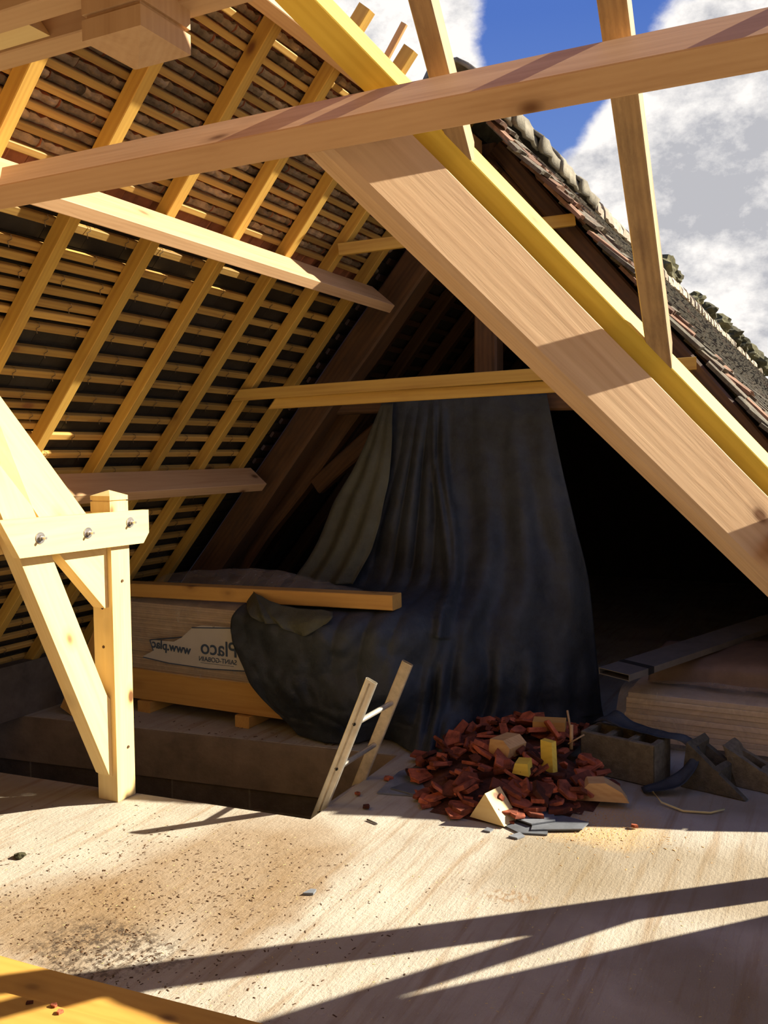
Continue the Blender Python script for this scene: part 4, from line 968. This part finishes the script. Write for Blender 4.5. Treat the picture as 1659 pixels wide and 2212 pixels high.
# ------------------------------------------------------------------ wrapped boards at right
wb = None
for i in range(9):
    z = .05 + .0285 * i
    if wb is None:
        for j, x in enumerate((-.86, -.2, .5)):
            timber('bearer', (x, 4.92, .017), (x, 5.85, .017), XX, .07, .032, M['crate'], 'low bearer under the wrapped boards, %s from the left' % ORD[j], 'bearer')
        wb = timber('planed_board', (-1.0, 5.38, z), (1.2, 5.38, z), YY, .95, .0275, M['whitewood'], ch=.002)
        props(wb, 'pale planed board in the wrapped stack at the right edge', 'board', 'pale boards in the wrapped stack')
    else:
        mw = wb.matrix_basis.copy(); mw.translation = V((-1.0 + R.uniform(-.012, .012), 5.38 + R.uniform(-.006, .006), z)); copy_obj(wb, mw)
fr = [[(-1.06, 4.88, .03), (-.6, 4.875, .02), (0, 4.875, .02), (1.2, 4.88, .02)], [(-1.05, 4.885, .2), (-.6, 4.88, .2), (0, 4.88, .2), (1.2, 4.88, .2)],
      [(-1.03, 4.89, .31), (-.6, 4.89, .308), (0, 4.885, .308), (1.2, 4.89, .308)], [(-1.03, 5.1, .32), (-.6, 5.1, .34), (0, 5.1, .36), (1.2, 5.1, .36)]]
vv, ff = sheet(fr, 70, 26, lambda q, s, t: V((0, -.012 * abs(noise.noise(q * 6)) - .006 * abs(noise.noise(q * 19)), .008 * noise.noise(q * 8))))
o = mesh('wrapping_film', vv, ff, M['film'], smooth=True); props(o, 'clear plastic film over the front of the pale boards at right', 'plastic film')
pk = [[(-.93, 5.12, .318), (-.6, 5.08, .318), (-.1, 5.05, .32), (1.1, 5.05, .32)], [(-.92, 5.22, .42), (-.6, 5.18, .44), (-.1, 5.14, .47), (1.1, 5.14, .47)],
      [(-.9, 5.6, .44), (-.6, 5.6, .46), (-.1, 5.6, .50), (1.1, 5.6, .50)], [(-.9, 5.95, .32), (-.6, 5.95, .32), (-.1, 5.95, .32), (1.1, 5.95, .32)]]
vv, ff = sheet(pk, 60, 26, lambda q, s, t: V((0, 0, .02 * noise.noise(q * 5) + .008 * abs(noise.noise(q * 16)))))
o = mesh('wrapped_package', vv, ff, M['paper'], smooth=True); solid(o, .004); props(o, 'brown wrapped package lying on the pale boards at right', 'package')
# long flat profile lying over the package
pa, pb = V((-1.01, 4.62, .452)), V((-.28, 6.2, .535)); px_ = (pb - pa).normalized(); py_ = (V((1, 0, 0)) - px_ * px_.x).normalized(); pz_ = px_.cross(py_)
w_, h_, t_ = .095, .017, .004; L_ = (pb - pa).length; vs, fs = [], []
for x in (0, L_):
    for (a, b) in ((w_, h_), (w_ - t_, h_ - t_)):
        vs += [(x, -a, -b), (x, a, -b), (x, a, b), (x, -a, b)]
for k in range(4):
    k2 = (k + 1) % 4
    fs += [(k, k2, 8 + k2, 8 + k), (4 + k2, 4 + k, 12 + k, 12 + k2), (k2, k, 4 + k, 4 + k2), (8 + k, 8 + k2, 12 + k2, 12 + k)]
pr = mesh('flat_profile', vs, fs, M['darksteel'], mw=frame(px_, py_, pz_, pa)); props(pr, 'long flat hollow metal profile resting on the brown package', 'profile')
tm = frame(px_, py_, pz_, pa + px_ * .16)
mesh('tape_band', [(x, a * (w_ + .001), b * (h_ + .001)) for x in (0, .05) for (a, b) in ((-1, -1), (1, -1), (1, 1), (-1, 1))], [(k, (k + 1) % 4, 4 + (k + 1) % 4, 4 + k) for k in range(4)], M['black'], pr, mw=tm)
mesh('sticker', [(-.02, -.05, h_ + .0015), (.015, -.05, h_ + .0015), (.015, .03, h_ + .0015), (-.02, .03, h_ + .0015)], [(0, 1, 2, 3)], M['inkwhite'], pr, mw=frame(px_, py_, pz_, pa + px_ * .08))

# ------------------------------------------------------------------ formwork panels in the near left corner
def panel(name, far0, far1, depth, z0, th, label):
    a, b = V((far0[0], far0[1], z0)), V((far1[0], far1[1], z0)); d = (b - a).normalized(); n = V((d.y, -d.x, 0))
    L_ = (b - a).length
    vs = [(0, 0, 0), (L_, 0, 0), (L_, depth, 0), (0, depth, 0), (0, 0, th), (L_, 0, th), (L_, depth, th), (0, depth, th)]
    fs = [(0, 3, 2, 1), (4, 5, 6, 7), (0, 1, 5, 4), (1, 2, 6, 5), (2, 3, 7, 6), (3, 0, 4, 7)]
    o = mesh(name, vs, fs, [M['plywood'], M['plyedge']], mw=Matrix(((d.x, n.x, 0, a.x), (d.y, n.y, 0, a.y), (0, 0, 1, z0), (0, 0, 0, 1))))
    for p_ in o.data.polygons:
        if abs(p_.normal.z) < .5: p_.material_index = 1
    return props(o, label, 'formwork panel')
panel('formwork_panel', (-2.9, 1.845), (-1.15, 2.005), .5, .003, .027, 'yellow formwork panel lying on the floor in the near left corner')
panel('formwork_panel', (-2.9, 1.665), (-1.5, 1.80), .5, .031, .027, 'orange formwork panel stacked on the yellow one, lowest in the corner')
panel('formwork_panel', (-2.45, 1.905), (-2.03, 1.93), .06, .003, .02, 'end of a narrow yellow panel sticking out behind the others')
for i, (x, y) in enumerate(((-1.93, 1.755), (-1.89, 1.74), (-2.0, 1.735))):
    mw = Matrix.Translation((x, y, .062)) @ Matrix.Rotation(i * 2, 4, 'Z') @ Matrix.Diagonal((.24, .24, .4, 1))
    copy_obj(FV[i], mw, label='crumb of red tile on the yellow panels, %s of three' % ORD[i], cat='tile fragment', group='tile crumbs on the panels')

# ------------------------------------------------------------------ bits on the floor
lump('dirt_clod', (-2.878, 2.47, .008), (.024, .017, .014), M['moss'], 2, .5, 2, label='black lump of dirt on the bright floor at the left', cat='dirt')
curved('nail', [(-1.80, 3.39, .005), (-1.74, 3.37, .005)], .004, M['darksteel'], label='long nail on the floor in front of the heap', cat='nail')
curved('straw_piece', [(-.73, 4.17, .035), (-.68, 4.12, .012), (-.58, 4.07, .008), (-.47, 4.10, .008), (-.42, 4.16, .012)], .005, M['cord'], label='bent yellow straw lying in front of the broken block', cat='straw')
mw = Matrix.Translation((-.74, 3.806, .012)) @ Matrix.Diagonal((.35, .35, .8, 1)); copy_obj(FV[3], mw, label='single red tile crumb on the floor right of the heap', cat='tile fragment', group='loose tile crumbs')
for i, (x, y, s) in enumerate(((-1.93, 3.86, .5), (-1.86, 3.50, .4), (-1.63, 3.63, .8), (-1.97, 3.62, .35))):
    mw = Matrix.Translation((x, y, .012)) @ Matrix.Rotation(i, 4, 'Z') @ Matrix.Diagonal((s, s, .9, 1)); copy_obj(FV[i + 4], mw, label='red tile piece on the floor beside the ladder, %s of four' % ORD[i], cat='tile fragment', group='loose tile pieces by the ladder')
def specks(n, fn, mat, name, label, cat):
    vs, fs = [], []
    for i in range(n):
        x, y, s = fn(); a = R.uniform(0, 6.28); l = s * R.uniform(.7, 2.4); w = s * R.uniform(.35, .8); h = s * R.uniform(.3, .7)
        cx, sx = math.cos(a), math.sin(a); n0 = len(vs)
        for z in (.0005, h):
            k = 1 if z < .001 else .6
            for (u_, v_) in ((-l, -w), (l, -w), (l, w), (-l, w)): vs.append((x + (u_ * cx - v_ * sx) * k, y + (u_ * sx + v_ * cx) * k, z))
        fs.extend([(n0 + 4, n0 + 5, n0 + 6, n0 + 7)] + [(n0 + i_, n0 + (i_ + 1) % 4, n0 + 4 + (i_ + 1) % 4, n0 + 4 + i_) for i_ in range(4)])
    props(mesh(name, vs, fs, mat), label, cat, kind='stuff')
def left_area():
    while True:
        x, y = R.gauss(-2.15, .4), R.gauss(2.35, .4)
        if y < 3.1 and y > 1.95 and x > -3.4: return x, y, R.uniform(.0012, .0042)
specks(1500, left_area, M['old'], 'wood_debris', 'brown chips and dirt scattered over the left floor', 'debris')
def all_area(): return R.uniform(-2.9, .4), R.uniform(1.9, 3.15), R.uniform(.0008, .0025)
specks(900, all_area, M['cord'], 'sawdust', 'pale shavings and sawdust scattered over the floor', 'debris')
def heap_area(): return R.gauss(-1.0, .22), R.gauss(3.72, .12), R.uniform(.001, .004)
specks(500, heap_area, M['chunk'], 'sawdust', 'yellow sawdust around the grey slates', 'debris')
def ledge_area():
    x = R.uniform(-3.9, -2.2); return x, 4.22 + (x + 2.05) * .139 + R.uniform(.01, .2), R.uniform(.002, .006)
specks(60, ledge_area, M['old'], 'wood_debris', 'dark chips on the ledge before the plasterboard stack', 'debris')
